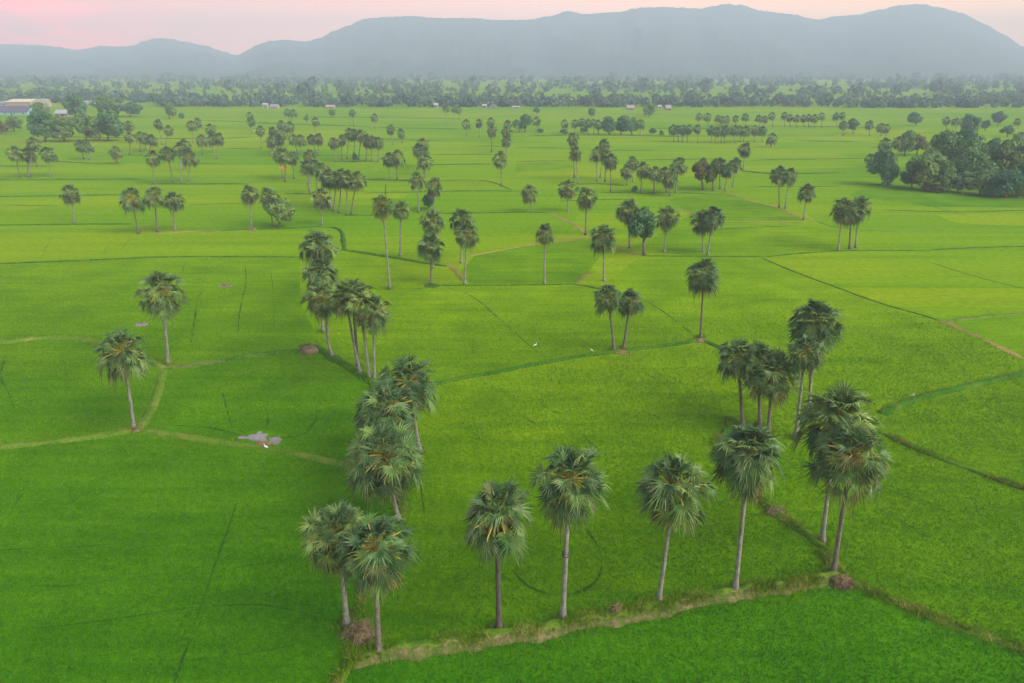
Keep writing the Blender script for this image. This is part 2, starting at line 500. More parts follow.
bank_lines = []     # (points, half width, height) for the tufts that grow on them
def bank(pix, hw, h, mats, name='field_bank', step=None, rag=0.25, soilside=None, near=True):
    """raised earth bank along a line of pixels on the ground; soilside = which face is bare"""
    pts = Gs(pix)
    d0 = min(p[1] for p in pts)
    P = catmull(pts, step or max(0.4, d0 * 0.008))
    T = np.gradient(P, axis=0)
    T /= np.linalg.norm(T, axis=1)[:, None] + 1e-9
    Nn = np.stack([-T[:, 1], T[:, 0]], 1)
    prof = [(-1.25, -0.05), (-0.85, 0.45), (-0.45, 0.95), (0, 1.0), (0.45, 0.92), (0.85, 0.45), (1.25, -0.05)]
    V, Fc, mi = [], [], []
    for i, (p, n) in enumerate(zip(P, Nn)):
        q = 1 + rag * 1.3 * mnoise.noise(Vector((p[0]*0.35, p[1]*0.35, 1.7)))
        endf = min(1.0, min(i, len(P)-1-i) / 3.0 + 0.15)
        off = rag * hw * 0.9 * mnoise.noise(Vector((p[0]*0.16, p[1]*0.16, 9.1)))
        for a, b in prof:
            ww = hw * q * (1 + rag * mnoise.noise(Vector((p[0]*0.9 + a, p[1]*0.9, 4.0))))
            x, y = p + n * (a * ww + off)
            hz = b * h * endf * (1 + rag * 1.2 * mnoise.noise(Vector((x*0.8, y*0.8, 2.0))))
            V.append((x, y, hz if b > 0 else -0.06))
    k = len(prof)
    for i in range(len(P) - 1):
        for j in range(k - 1):
            Fc.append((i*k+j, (i+1)*k+j, (i+1)*k+j+1, i*k+j+1))
            if soilside is None:
                mi.append(0)
            else:
                mi.append(1 if (j in ((0, 1) if soilside < 0 else (4, 5))) else 0)
    o = mesh_obj(name, V, Fc, mats, None, mi, smooth=True)
    tag(o, kind='structure')
    if near:
        stamp(P, hw * 1.1)
        bank_lines.append((P, hw, h))
    return o

def strip(pix, hw, z, mat, name, rag=0.35, near=True, taper=True):
    """flat bare line through the crop"""
    pts = Gs(pix)
    d0 = min(p[1] for p in pts)
    P = catmull(pts, max(0.35, d0 * 0.008))
    T = np.gradient(P, axis=0)
    T /= np.linalg.norm(T, axis=1)[:, None] + 1e-9
    Nn = np.stack([-T[:, 1], T[:, 0]], 1)
    V, Fc = [], []
    n_ = len(P)
    for i, (p, n) in enumerate(zip(P, Nn)):
        tp = min(1.0, min(i, n_-1-i) / 4.0 + 0.15) if taper else 1
        for s in (-1, 1):
            w = hw * tp * max(0.22, min(1.15, 0.85 + 2.2*mnoise.noise(Vector((p[0]*0.42, p[1]*0.42, 6.6))))) * (1 + 2.0 * rag * mnoise.noise(Vector((p[0]*0.7 + 5*s, p[1]*0.7, 3.3))))
            x, y = p + n * (s * w)
            V.append((x, y, z))
    for i in range(n_ - 1):
        Fc.append((2*i, 2*i+1, 2*i+3, 2*i+2)[::-1])
    o = mesh_obj(name, V, Fc, mat)
    tag(o, kind='structure')
    if near:
        stamp(P, hw * 0.75)
    return o

BD, BL_, BF, SO, DI = M['bank_dark'], M['bank_light'], M['bank_far'], M['soil'], M['dirt']
# the front dyke, bare on its near face
bank([(352, 664), (379, 656), (420, 651), (470, 643), (500, 637), (545, 631), (580, 623), (615, 618), (660, 609), (700, 602), (740, 594), (790, 588), (830, 581), (846, 582)],
     0.62, 0.6, [BL_, SO], soilside=-1, step=0.25, rag=0.55)
bank([(300, 760), (330, 700), (345, 672), (352, 662)], 0.35, 0.3, [BL_])
bank([(352, 664), (351, 645), (362, 600), (385, 545), (399, 520), (404, 470)], 0.35, 0.25, [BD])
bank([(844, 581), (870, 592), (905, 607), (960, 628), (1060, 665)], 0.36, 0.3, [BL_])
bank([(838, 580), (822, 548), (795, 527), (770, 510), (752, 490)], 0.42, 0.4, [BL_, SO], soilside=-1)
bank([(752, 490), (735, 470), (715, 455), (730, 420)], 0.4, 0.25, [BD])
# left banks
bank([(-120, 455), (0, 447), (60, 441), (110, 435), (137, 430), (180, 436), (240, 445), (262, 448), (300, 455), (345, 466), (385, 475)], 0.5, 0.3, [BL_])
bank([(137, 430), (146, 418), (155, 400), (160, 385), (163, 370)], 0.55, 0.25, [BL_])
bank([(-120, 350), (0, 343), (40, 338), (70, 338.5), (95, 342), (140, 356), (155, 364), (165, 368)], 0.55, 0.35, [BL_])
bank([(165, 368), (200, 364), (225, 361)], 0.6, 0.3, [BL_, SO], soilside=-1)
bank([(225, 361), (240, 358), (280, 353), (305, 351), (322, 350)], 0.6, 0.45, [BD])
bank([(300, 345), (322, 350), (333, 358), (345, 365), (361, 375), (374, 384), (384, 405), (395, 430), (404, 470)], 0.75, 0.55, [BD, SO], soilside=None)
# centre
bank([(435, 384), (465, 378), (500, 372), (550, 362), (600, 354), (640, 349), (680, 344), (700, 341), (718, 347), (737, 354)], 0.42, 0.35, [BD])
# right
bank([(880, 414), (890, 410), (920, 398), (960, 388), (1000, 379), (1040, 371), (1120, 362)], 0.6, 0.4, [BD])
bank([(872, 428), (890, 437), (920, 451), (960, 466), (1000, 481), (1080, 508)], 0.36, 0.2, [BD])
bank([(762, 258), (790, 270), (830, 285), (880, 303), (925, 316), (945, 323)], 0.3, 0.10, [BF])
strip([(940, 320), (965, 331), (985, 340), (1024, 359), (1060, 372)], 0.55, 0.05, DI, 'dirt_path', taper=False)
bank([(945, 322), (985, 317), (1030, 314), (1100, 311)], 0.5, 0.3, [BL_])
# farther banks
far_banks = [
    ([(343, 250), (370, 254), (395, 258), (430, 264), (447, 266)], 0.7, BD), ([(447, 264), (457, 272), (463, 281)], 0.7, DI),
    ([(320, 227), (335, 228), (342, 233), (344, 250)], 0.7, BF), ([(253, 229), (290, 228.5), (322, 226.5)], 0.8, BD),
    ([(438, 285.5), (470, 285.5), (545, 285), (575, 284)], 0.35, BD), ([(572, 284), (590, 287), (612, 292)], 0.5, BD),
    ([(574, 284), (583, 277), (592, 272)], 0.6, DI), ([(470, 256), (500, 250), (525, 246), (600, 237)], 0.55, DI),
    ([(606, 242), (618, 249), (640, 256)], 0.8, DI), ([(640, 256), (700, 256.5), (765, 257)], 0.45, BD),
    ([(765, 257), (800, 253.5), (838, 251), (880, 250.5), (930, 251)], 0.45, BD), ([(930, 250), (970, 248), (1040, 246)], 0.45, BF),
    ([(724, 192), (745, 199), (775, 207), (800, 217), (815, 221)], 0.9, DI), ([(815, 221), (840, 228), (900, 232), (960, 229), (1040, 226)], 0.4, BL_),
    ([(724, 221), (765, 221.3), (803, 221)], 0.6, DI), ([(678, 208.5), (688, 211.5), (697, 215)], 0.9, DI),
    ([(550, 212.5), (560, 218), (575, 225), (586, 234)], 0.75, DI), ([(586, 236), (560, 239), (520, 246)], 0.4, DI),
    ([(930, 262), (960, 272), (1000, 283), (1040, 292)], 0.22, BL_), ([(895, 197), (930, 206), (975, 218)], 0.25, BL_),
    ([(-60, 266), (50, 262), (120, 259), (170, 257), (300, 257)], 0.55, BD), ([(-60, 226), (75, 224.5), (132, 224)], 0.6, BD),
    ([(150, 233.5), (190, 231.5), (220, 231)], 0.8, DI), ([(220, 231), (253, 229)], 0.6, BF),
    ([(137, 234), (145, 228), (152, 226)], 0.6, DI),
    ([(440, 213.5), (480, 213), (525, 212.5), (552, 213)], 0.6, BD), ([(432, 191.7), (480, 191), (520, 191.5)], 0.6, BD),
    ([(432, 180.5), (485, 181), (512, 190)], 0.5, BF), ([(360, 180), (425, 180.8)], 0.8, BF), ([(420, 165), (495, 164)], 0.7, BF),
    ([(430, 154.8), (492, 154.4)], 0.8, BD), ([(-60, 180), (0, 180), (147, 179.3)], 0.9, BD), ([(-60, 197), (0, 196.7), (125, 195)], 0.7, BD),
    ([(-60, 166.5), (55, 166.2)], 0.7, BF), ([(50, 161), (90, 163.5), (125, 164)], 0.7, BF), ([(120, 155.5), (165, 155.3)], 0.9, BD),
    ([(150, 184), (200, 184.3), (250, 184)], 0.8, BF), ([(193, 163.7), (221, 163.4)], 0.7, BD), ([(220, 148.8), (262, 149)], 0.8, BF),
    ([(285, 193.5), (312, 194)], 0.9, BD), ([(344, 215.2), (375, 215.4)], 0.9, BD), ([(362, 193), (440, 191.8)], 0.6, BD),
    ([(322, 162), (380, 161.5)], 0.8, BD), ([(296, 155.5), (380, 155.3)], 0.7, BD), ([(250, 123.5), (310, 125), (372, 126.5)], 1.0, BF),
    ([(200, 120.5), (275, 123)], 1.0, BF), ([(375, 127.5), (470, 129.5)], 1.0, BF), ([(515, 147.3), (568, 148.4)], 0.7, BF),
    ([(515, 161.5), (570, 161)], 0.7, BF), ([(600, 150.5), (660, 150.2)], 0.7, BD), ([(735, 170), (775, 174), (845, 173)], 0.9, BF),
    ([(672, 193), (715, 194)], 0.8, BD), ([(640, 193.5), (672, 193)], 1.0, BD), ([(745, 187), (840, 186.5)], 0.45, BF), ([(795, 140.8), (862, 142)], 1.0, BF),
    ([(750, 160.3), (800, 159.5), (870, 158.5)], 0.7, BF), ([(530, 135.8), (600, 135.2), (690, 137)], 1.2, BF), ([(640, 160), (720, 159)], 0.7, BF),
    ([(560, 185), (600, 184), (625, 186)], 0.6, BF), ([(600, 192.8), (640, 193)], 0.8, BD), ([(870, 148), (905, 146)], 0.9, BF),
    ([(60, 137), (200, 139), (255, 137)], 0.9, BF), ([(470, 146), (505, 146.5)], 0.8, BF), ([(690, 148.5), (790, 149)], 0.8, DI),
    ([(560, 201), (630, 199)], 0.45, BF), ([(0, 205), (60, 206)], 0.35, BF), ([(190, 205), (250, 203)], 0.35, BF),
    ([(880, 210), (960, 212), (1040, 210)], 0.4, BF), ([(690, 232), (740, 228), (800, 226)], 0.3, BF), ([(350, 138), (440, 141)], 0.7, BF),
    ([(650, 128.5), (760, 129)], 1.0, BF), ([(800, 126.5), (900, 128)], 1.0, BF), ([(300, 117), (460, 118.5)], 1.0, BF), ([(480, 112.5), (640, 113.5)], 1.2, DI),
]
for pix, hw, mt in far_banks:
    hgt = 0.12 if mt is DI else min(0.4, hw * 0.42)
    bank(pix, hw * (0.8 if mt is DI else 0.75), hgt, [mt], name='dirt_path' if mt is DI else 'field_bank', near=(min(p[1] for p in pix) > 205), rag=0.35)

TR, TF = M['track'], M['track_far']
tracks_near = [
    ([(237, 503), (228, 530), (215, 565), (200, 610), (188, 645), (172, 690)], 0.22),
    ([(29, 478), (18, 500), (8, 516), (-10, 540)], 0.22),
    ([(300, 612), (316, 618), (316, 631), (304, 642), (270, 650), (230, 656), (190, 661)], 0.16),
    ([(160, 612), (200, 607), (240, 605), (270, 606), (300, 612)], 0.14),
    ([(585, 528), (598, 547), (602, 566), (594, 583), (575, 593), (550, 594), (528, 586), (512, 570)], 0.24),
    ([(-30, 552), (40, 548), (90, 546), (150, 540)], 0.13), ([(230, 532), (260, 529), (292, 525)], 0.14),
    ([(30, 586), (70, 586), (120, 579), (200, 571)], 0.12), ([(230, 568), (290, 560)], 0.1),
    ([(0, 632), (60, 626), (110, 620), (160, 612)], 0.12),
    ([(582, 434), (592, 444), (604, 454)], 0.3), ([(520, 415), (545, 430)], 0.2), ([(600, 454), (625, 470)], 0.15),
    ([(316, 402), (316, 418), (309, 430), (297, 436), (280, 438)], 0.35), ([(264, 404), (268, 420), (265, 432)], 0.3),
    ([(222, 390), (227, 410), (232, 428)], 0.2), ([(160, 425), (200, 427), (225, 431), (245, 436)], 0.25),
    ([(600, 640), (620, 652), (645, 672)], 0.15), ([(870, 505), (900, 520), (930, 540)], 0.12), ([(845, 470), (890, 490), (960, 520)], 0.14),
    ([(1000, 395), (985, 404), (1000, 412), (1030, 420)], 0.2), ([(780, 455), (815, 485), (850, 510)], 0.12),
    ([(420, 405), (412, 440), (420, 480), (425, 520)], 0.14), ([(350, 645), (345, 665), (335, 700)], 0.22),
]
for pix, hw in tracks_near:
    strip(pix, hw * 0.48, 0.035, TR, 'field_track')
tracks_mid = [
    ([(464, 292), (480, 302), (500, 320), (530, 346), (548, 360)], 0.3), ([(645, 300), (668, 315), (695, 336)], 0.3),
    ([(6, 355), (1, 375), (8, 392), (14, 408)], 0.3), ([(60, 352), (66, 370), (66, 400)], 0.16), ([(245, 265), (246, 282), (240, 310), (238, 332)], 0.3),
    ([(205, 285), (198, 300), (194, 325), (191, 345)], 0.3), ([(271, 272), (274, 300), (274, 330)], 0.25), ([(210, 283), (195, 279), (182, 283)], 0.3),
    ([(226, 286), (208, 284)], 0.4), ([(52, 235), (46, 248), (40, 262)], 0.16), ([(138, 234), (125, 245), (118, 256)], 0.16), ([(107, 245), (104, 255)], 0.14),
    ([(185, 262), (182, 275)], 0.25), ([(207, 265), (206, 274)], 0.25), ([(290, 360), (283, 378), (277, 392)], 0.15),
    ([(665, 300), (676, 299)], 0.5), ([(760, 330), (820, 350), (880, 380)], 0.12), ([(830, 345), (900, 372)], 0.12),
    ([(700, 310), (740, 304), (780, 298)], 0.15), ([(640, 385), (690, 405), (720, 425)], 0.14), ([(650, 410), (690, 432)], 0.2),
    ([(550, 411), (562, 414)], 0.5), ([(450, 300), (420, 340)], 0.15), ([(305, 343), (304, 352)], 0.3), ([(304, 352), (318, 356)], 0.3),
    ([(390, 285), (410, 289), (440, 286)], 0.4), ([(900, 280), (960, 300), (1030, 330)], 0.12), ([(880, 300), (1000, 292)], 0.12),
]
for pix, hw in tracks_mid:
    strip(pix, hw * 0.40, 0.045, TR if hw >= 0.3 else TF, 'field_track')

# muddy bare patch beside the left bank
def blob(name, cx, cy, rx, ry, z, mat, seed, n=40, amp=0.45):
    pts = []
    for k in range(n):
        a = 2 * math.pi * k / n
        r = 1 + amp * 1.6 * mnoise.noise(Vector((math.cos(a)*1.8 + seed, math.sin(a)*1.8, seed*0.7)))
        pts.append(G(cx + rx * r * math.cos(a), cy + ry * r * math.sin(a)))
    o = sheet(name, [(x, y) for x, y in pts][::-1], z, mat)
    return o, pts
for (cx, cy, rx, ry, sd) in ((259, 437, 9, 4.2, 1.0), (246, 438, 6.5, 1.6, 4.0), (275, 441, 6.5, 3.8, 7.0)):
    o, pts = blob('mud_patch', cx, cy, rx, ry, 0.05 + sd * 0.001, M['mud'], sd)
    c = np.mean(np.array(pts), axis=0)
    stamp(np.array([c + (np.array(p) - c) * f for p in pts for f in (0.0, 0.3, 0.6, 0.9)]), 0.9)
blob('clay_patch', 264, 444, 8, 2.2, 0.062, M['clay'], 2.2)
blob('mud_patch', 225, 286, 6, 1.2, 0.05, M['mud'], 3.0); blob('mud_patch', 140, 325.5, 7, 1.3, 0.05, M['mud'], 5.0)

# ------------------------------------------------------------------ rice plants
def in_poly(x, y, poly):
    inside = np.zeros(len(x), dtype=bool)
    n = len(poly)
    for i in range(n):
        x1, y1 = poly[i]; x2, y2 = poly[(i+1) % n]
        if y1 == y2: continue
        c = ((y1 > y) != (y2 > y)) & (x < (x2-x1) * (y-y1) / (y2-y1) + x1)
        inside ^= c
    return inside

def blades_mesh(name, x, y, z0, h, w, lean, mat, parent=None):
    n = len(x)
    a = RNG.uniform(0, 2*np.pi, n)
    la = RNG.uniform(0, 2*np.pi, n)
    lr = np.abs(RNG.normal(0, lean, n)) * h
    V = np.zeros((n, 3, 3), dtype=np.float32)
    V[:, 0, 0] = x - np.cos(a) * w / 2; V[:, 0, 1] = y - np.sin(a) * w / 2; V[:, 0, 2] = z0
    V[:, 1, 0] = x + np.cos(a) * w / 2; V[:, 1, 1] = y + np.sin(a) * w / 2; V[:, 1, 2] = z0
    V[:, 2, 0] = x + np.cos(la) * lr; V[:, 2, 1] = y + np.sin(la) * lr; V[:, 2, 2] = z0 + h
    o = mesh_obj(name, V.reshape(-1, 3), np.arange(n*3).reshape(-1, 3), mat, parent)
    return o

for k, (nm, t, pl) in enumerate(FIELDS):
    poly = Gs(pl)
    arr = np.array(poly)
    lo, hi = np.maximum(arr.min(0), (-150, 28)), np.minimum(arr.max(0), (150, 200))
    if lo[1] >= hi[1]: continue
    area = (hi[0]-lo[0]) * (hi[1]-lo[1])
    n = int(area * 75)
    x = RNG.uniform(lo[0], hi[0], n); y = RNG.uniform(lo[1], hi[1], n)
    # only what a camera near this one can see, thinning out with distance
    keep = np.abs(x) < (0.80 * np.sqrt(y*y + H*H) + 6)
    dens = np.clip((55.0 / y) ** 1.6, 0.0, 1.0)
    dens *= np.clip((150 - y) / 90.0, 0, 1)
    keep &= RNG.uniform(0, 1, n) < dens
    x, y = x[keep], y[keep]
    ok = in_poly(x, y, poly)
    x, y = x[ok], y[ok]
    i = ((y - MASK_Y0) / MASK_R).astype(int); j = ((x - MASK_X0) / MASK_R).astype(int)
    good = (i >= 0) & (j >= 0) & (i < MASK.shape[0]) & (j < MASK.shape[1])
    i = np.clip(i, 0, MASK.shape[0]-1); j = np.clip(j, 0, MASK.shape[1]-1)
    ok = good & ~MASK[i, j]
    x, y = x[ok], y[ok]
    if len(x) == 0: continue
    # tussocks: a few blades share one root
    rep_ = 2
    q = RNG.permutation(len(x))[:max(1, len(x)//rep_)]
    x = np.repeat(x[q], rep_); y = np.repeat(y[q], rep_)
    x = x + RNG.normal(0, 0.05, len(x)); y = y + RNG.normal(0, 0.05, len(y))
    sc = np.maximum(1.0, y / 60.0)
    hgt = RNG.uniform(0.09, 0.24, len(x)) * np.minimum(sc, 1.4)
    wd = RNG.uniform(0.045, 0.085, len(x)) * np.minimum(sc, 1.6)
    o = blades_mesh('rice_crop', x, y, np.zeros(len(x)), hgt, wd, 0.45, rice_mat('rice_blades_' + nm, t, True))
    tag(o, kind='stuff')

# grass tufts on the banks
gx, gy, gz, gh = [], [], [], []
for P, hw, h in bank_lines:
    if P[:, 1].min() > 150: continue
    seg = np.linalg.norm(np.diff(P, axis=0), axis=1).sum()
    n = int(seg * hw * (700 if P[:, 1].min() < 60 else 60))
    idx = RNG.integers(0, len(P), n)
    off = RNG.normal(0, 0.7, n) * hw
    T = np.gradient(P, axis=0); T /= np.linalg.norm(T, axis=1)[:, None] + 1e-9
    p = P[idx] + np.stack([-T[idx, 1], T[idx, 0]], 1) * off[:, None] + RNG.normal(0, 0.25, (n, 2))
    pat = np.array([mnoise.noise(Vector((a*0.45, b*0.45, 0.3))) for a, b in p])
    k = RNG.uniform(-0.5, 0.6, n) < pat * 1.3 + 0.12
    p = p[k]; off = off[k]
    gx.append(p[:, 0]); gy.append(p[:, 1])
    gz.append(np.maximum(0, h * (1 - (off/hw/1.3)**4) * 0.95)); gh.append(RNG.uniform(0.12, 0.42, len(p)))
gx, gy, gz, gh = map(np.concatenate, (gx, gy, gz, gh))
tag(blades_mesh('bank_grass', gx, gy, gz, gh, RNG.uniform(0.04, 0.09, len(gx)), 0.6, M['grass_green']), kind='stuff')

# ------------------------------------------------------------------ palms
def crown_geo(seed, nleaf, nseg, style):
    """fan-leaved palm crown: returns meshes for green fans, stalks and the dead skirt"""
    r = np.random.default_rng(seed)
    green, stalk, dead = MB(), MB(), MB()
    def fan(mb, hub, u, nvec, v, R, ns, droop, mi, phm=2.35, cup=0.16):
        vs = [hub]; fs = []
        dphi = 2*phm/ns
        for s in range(ns):
            ph = -phm + (s+0.5)*dphi
            def dirv(a):
                return u*math.cos(a) + v*math.sin(a) + nvec*(cup*(abs(math.sin(a))**1.5))
            L = R * (0.80 + 0.20*math.cos(ph*0.7)) * r.uniform(0.74, 1.10)
            m = L*r.uniform(0.40, 0.55)
            g1 = Vector((0, 0, -droop*0.35*m)); g2 = Vector((0, 0, -droop*L*r.uniform(0.8, 1.5)))
            a = hub + dirv(ph-dphi*0.5)*m + g1
            b = hub + dirv(ph+dphi*0.5)*m + g1
            c = hub + dirv(ph)*m + nvec*(0.045*R) + g1
            tip = hub + dirv(ph + r.uniform(-0.11, 0.11))*L + g2 + nvec*(R*r.normal(0, 0.07))
            i = len(vs)
            vs += [a, c, b, tip]
            fs += [(0, i, i+1), (0, i+1, i+2), (i, i+3, i+1), (i+1, i+3, i+2)]
        mb.add(vs, fs, mi)
    ga = math.pi*(3-math.sqrt(5))
    for k in range(nleaf):
        t = (k+0.5)/nleaf
        el = math.radians(87 - 142*t**0.97) + r.uniform(-0.14, 0.14)   # youngest on top, oldest hanging
        az = k*ga + r.uniform(-0.25, 0.25)
        low = max(0.0, -el)
        pet = r.uniform(0.85, 1.62) * (1.0 - 0.08*max(0, math.sin(el))**3)
        if style == 1: pet *= 0.9
        R = r.uniform(0.74, 1.04) * (0.92 if t < 0.06 else 1.0)
        d = Vector((math.cos(el)*math.cos(az), math.cos(el)*math.sin(az), math.sin(el)))
        sag = r.uniform(0.05, 0.20)
        P = [d*pet*s + Vector((0, 0, -sag*pet*s*s)) for s in (0, 0.35, 0.7, 1.0)]
        u = (d + Vector((0, 0, -2*sag))).normalized()
        v = u.cross(Vector((0, 0, 1)))
        if v.length < 0.15: v = u.cross(Vector((math.cos(az), math.sin(az), 0.3)))
        v.normalize()
        n = v.cross(u).normalized()
        tw = r.normal(0, 0.4)
        v, n = v*math.cos(tw) + n*math.sin(tw), n*math.cos(tw) - v*math.sin(tw)
        be = r.uniform(0.1, 0.85) * (1 - 0.5*max(0, math.sin(el)))
        b = (u*math.cos(be) - n*math.sin(be)).normalized()
        n = v.cross(b).normalized()
        old = 1 if (el < -0.45 and r.uniform() < 0.3) or r.uniform() < 0.03 else 0
        if old == 0: old = (0, 0, 2, 3, 3)[int(r.integers(0, 5))]
        fan(green, P[-1], b, n, v, R, nseg, r.uniform(0.08, 0.42) + 0.25*low, old, r.uniform(1.5, 2.4), r.uniform(0.05, 0.65))
        w = 0.045
        sp = [p for p in P]
        stalk.tube([sp[0]*0.6 + d*0.1, sp[1], sp[2], sp[3], sp[3] + b*0.12], ([0.075, 0.055, 0.048, 0.036, 0.015] if nseg > 16 else [0.05, 0.035, 0.03, 0.02, 0.01]), 4)
    nd = [6, 11, 4][style]
    for k in range(nd):
        az = k*ga*1.3 + r.uniform(-0.4, 0.4)
        el = math.radians(r.uniform(-82, -52))
        d = Vector((math.cos(el)*math.cos(az), math.cos(el)*math.sin(az), math.sin(el)))
        pet = r.uniform(0.5, 1.15)
        hub = d*pet
        u = (d + Vector((0, 0, -0.5))).normalized()
        v = u.cross(Vector((0, 0, 1))).normalized(); n = v.cross(u)
        tw = r.normal(0, 0.5); v, n = v*math.cos(tw)+n*math.sin(tw), n*math.cos(tw)-v*math.sin(tw)
        fan(dead, hub, u, n, v, r.uniform(0.8, 1.15), max(8, nseg//2), 0.45, 0, 1.5, 0.5)
        dead.tube([d*0.1, d*pet], [0.05, 0.03], 4)
    # old leaf bases
    for k in range(14):
        az = k*ga; z = -0.15 - 0.09*k
        p0 = Vector((0.14*math.cos(az), 0.14*math.sin(az), z)); p1 = p0 + Vector((0.22*math.cos(az), 0.22*math.sin(az), 0.28))
        dead.tube([p0, p1], [0.06, 0.025], 4)
    return (green.mesh('crown', [M['frond'], M['frond_old'], M['frond_light'], M['frond_dark']]), stalk.mesh('leaf_stalks', M['stalk']), dead.mesh('dead_fronds', M['dead']))

HI = [crown_geo(100+i, [62, 70, 54, 64, 58, 66][i], 18, [0, 1, 2, 0, 1, 0][i]) for i in range(6)]
MID = [crown_geo(200+i, [46, 52, 42, 49, 45][i], 13, [0, 1, 2, 0, 1][i]) for i in range(5)]

FEET = []
palm_count = 0
def palm(px, py, cx, top, label, group=None, r=None, var=None, bend=0.0, bark='bark', extra=None, dead=True, depth=0.0, sway=0.0, wpx=None):
    """a palm whose foot stands at pixel (px, py) and whose crown reaches up to row `top` around column cx"""
    global palm_count
    palm_count += 1
    rnd = random.Random(palm_count * 31 + int(px))
    bx, by = G(px, py)
    if wpx: r = wpx / 2 * math.hypot(by, H - 11) / F
    if r is None: r = rnd.uniform(2.55, 3.0)
    Yc = by + depth
    xt, _, zt = at(cx, top, Yc)
    dep = math.atan2(H - zt, Yc)
    zc = zt - r * 0.95 / math.cos(dep)
    zc = max(zc, 2.2)
    xt = (cx - 512) / F * (Yc * CT + (H - zc) * ST)
    if by < 130: FEET.append((bx, by))
    root = empty('palm_tree', (bx, by, 0))
    tag(root, label, 'palm tree', group)
    dx, dy = xt - bx, Yc - by + rnd.uniform(-0.4, 0.4)
    # trunk
    n = 14 if py > 250 else 7
    ns = 12 if py > 250 else 7
    pts, rad = [], []
    r0 = rnd.uniform(0.15, 0.19)
    for i in range(n+1):
        t = i / n
        s = t + bend * t * (1 - t) * 4 * 0.25
        wob = sway * math.sin(t * math.pi * 2)
        pts.append((dx*s + wob, dy*t, -0.1 + (zc + 0.05) * t))
        rr = r0 * (1.12 - 0.28*t) + 0.24*math.exp(-t*zc/0.55) + (0.015 if i % 2 else 0)
        rad.append(rr)
    mb = MB(); mb.tube(pts, rad, ns, 0, 0.05)
    tr = mb.build('trunk', M[bark], root, smooth=True)
    near = py > 235
    LIB = HI if near else MID
    v = rnd.randrange(len(LIB)) if var is None else var
    cr, st, de = LIB[v]
    tip = (dx, dy, zc)
    rz = rnd.uniform(0, 6.28)
    sc = r / 1.82
    tl = (rnd.uniform(-0.10, 0.10), rnd.uniform(-0.10, 0.10))
    parts = [('crown', cr)]
    if py > 150: parts.append(('leaf_stalks', st))
    if dead and py > 135: parts.append(('dead_fronds', de))
    for nm, me in parts:
        o = link(nm, me, root)
        o.location = tip
        o.rotation_euler = (tl[0], tl[1], rz)
        o.scale = (sc, sc, sc * rnd.uniform(0.97, 1.06) if nm == 'crown' else sc)
    if extra:
        extra(root, Vector(tip))
    return root

def fruit_cluster(root, tip):
    mb = MB()
    rr = random.Random(3)
    for k in range(16):
        a = rr.uniform(0, 6.28); z = -1.1 - rr.uniform(0, 0.9); q = rr.uniform(0.2, 0.55)
        c = tip + Vector((q*math.cos(a), q*math.sin(a), z))
        vs, fs = [], []
        for i in range(5):
            th = math.pi*i/4
            for j in range(7):
                ph = 2*math.pi*j/7
                vs.append(c + Vector((math.sin(th)*math.cos(ph), math.sin(th)*math.sin(ph), math.cos(th)*1.1))*0.14)
        for i in range(4):
            for j in range(7):
                fs.append((i*7+j, i*7+(j+1)%7, (i+1)*7+(j+1)%7, (i+1)*7+j))
        mb.add(vs, fs)
    mb.build('fruit_bunch', M['fruit'], root, smooth=True)

def hang_leaf(matname, off, size, name):
    def f(root, tip):
        rr = random.Random(5)
        mb = MB()
        for q in range(3):
            hub = tip + Vector(off) + Vector((rr.uniform(-.2, .2), rr.uniform(-.2, .2), rr.uniform(-.15, .15)))
            vs = [hub]; fs = []
            ns = 16
            for s in range(ns):
                a = -1.7 + 3.4*s/(ns-1)
                L = size*rr.uniform(0.75, 1.05)
                d = Vector((math.sin(a), -0.35 + rr.uniform(-.2, .2), -math.cos(a)*0.85 - 0.2))
                i = len(vs)
                pd = Vector((math.cos(a), 0, math.sin(a)))
                vs += [hub + d*L*0.55 - pd*0.07*size, hub + d*L*0.55 + pd*0.07*size, hub + d*L]
                fs += [(0, i, i+1), (i, i+2, i+1)]
            mb.add(vs, fs)
        mb.tube([tip, tip + Vector(off)*0.6 + Vector((0, 0, 0.1)), tip + Vector(off)], 0.035, 4)
        mb.build(name, M[matname], root)
    return f

def ring_band(root, tip):
    mb = MB()
    for z in (6.1, 6.35):
        pts = [(tip.x*z/tip.z + 0.24*math.cos(a), tip.y*z/tip.z + 0.24*math.sin(a), z) for a in np.linspace(0, 6.28, 13)]
        mb.tube(pts, 0.06, 5)
    mb.build('trunk_ring', M['bark_dark'], root)

fx = lambda *fs: (lambda root, tip: [f(root, tip) for f in fs])

# ---- nearest palms, each described for itself
GN = 'tall palms along the front dyke'
palm(347, 626, 339, 495, 'palm leaning left behind the brown frond pile at the dyke corner', GN, var=1, bend=0.5, wpx=70)
palm(379, 655, 375, 509, 'palm at the dyke corner with an orange dry frond hanging from its crown', GN, var=2, bark='bark_mid', extra=hang_leaf('orange', (1.15, -0.8, -1.5), 0.95, 'dry_frond'), wpx=74)
palm(499, 630, 497, 473, 'palm on the front dyke with a dark slim trunk and ragged hanging skirt', GN, var=4, bark='bark_dark', bend=0.2, wpx=77)
palm(562.6, 621, 570, 447, 'palm on the front dyke with a knobbly ring halfway up its pale trunk', GN, var=0, extra=ring_band, wpx=71)
palm(658, 605, 675, 453, 'palm on the front dyke leaning right, bright golden leaf stalks in its crown', GN, var=5, bend=0.35, wpx=73)
palm(735, 594, 751, 421, 'palm on the front dyke with the fullest dense crown and grey dead skirt', GN, var=1, bend=0.15, wpx=73)
palm(822, 543, 838, 385, 'palm behind the last dyke palm, its crown sticking out to the right', GN, var=3, bend=0.2, wpx=76)
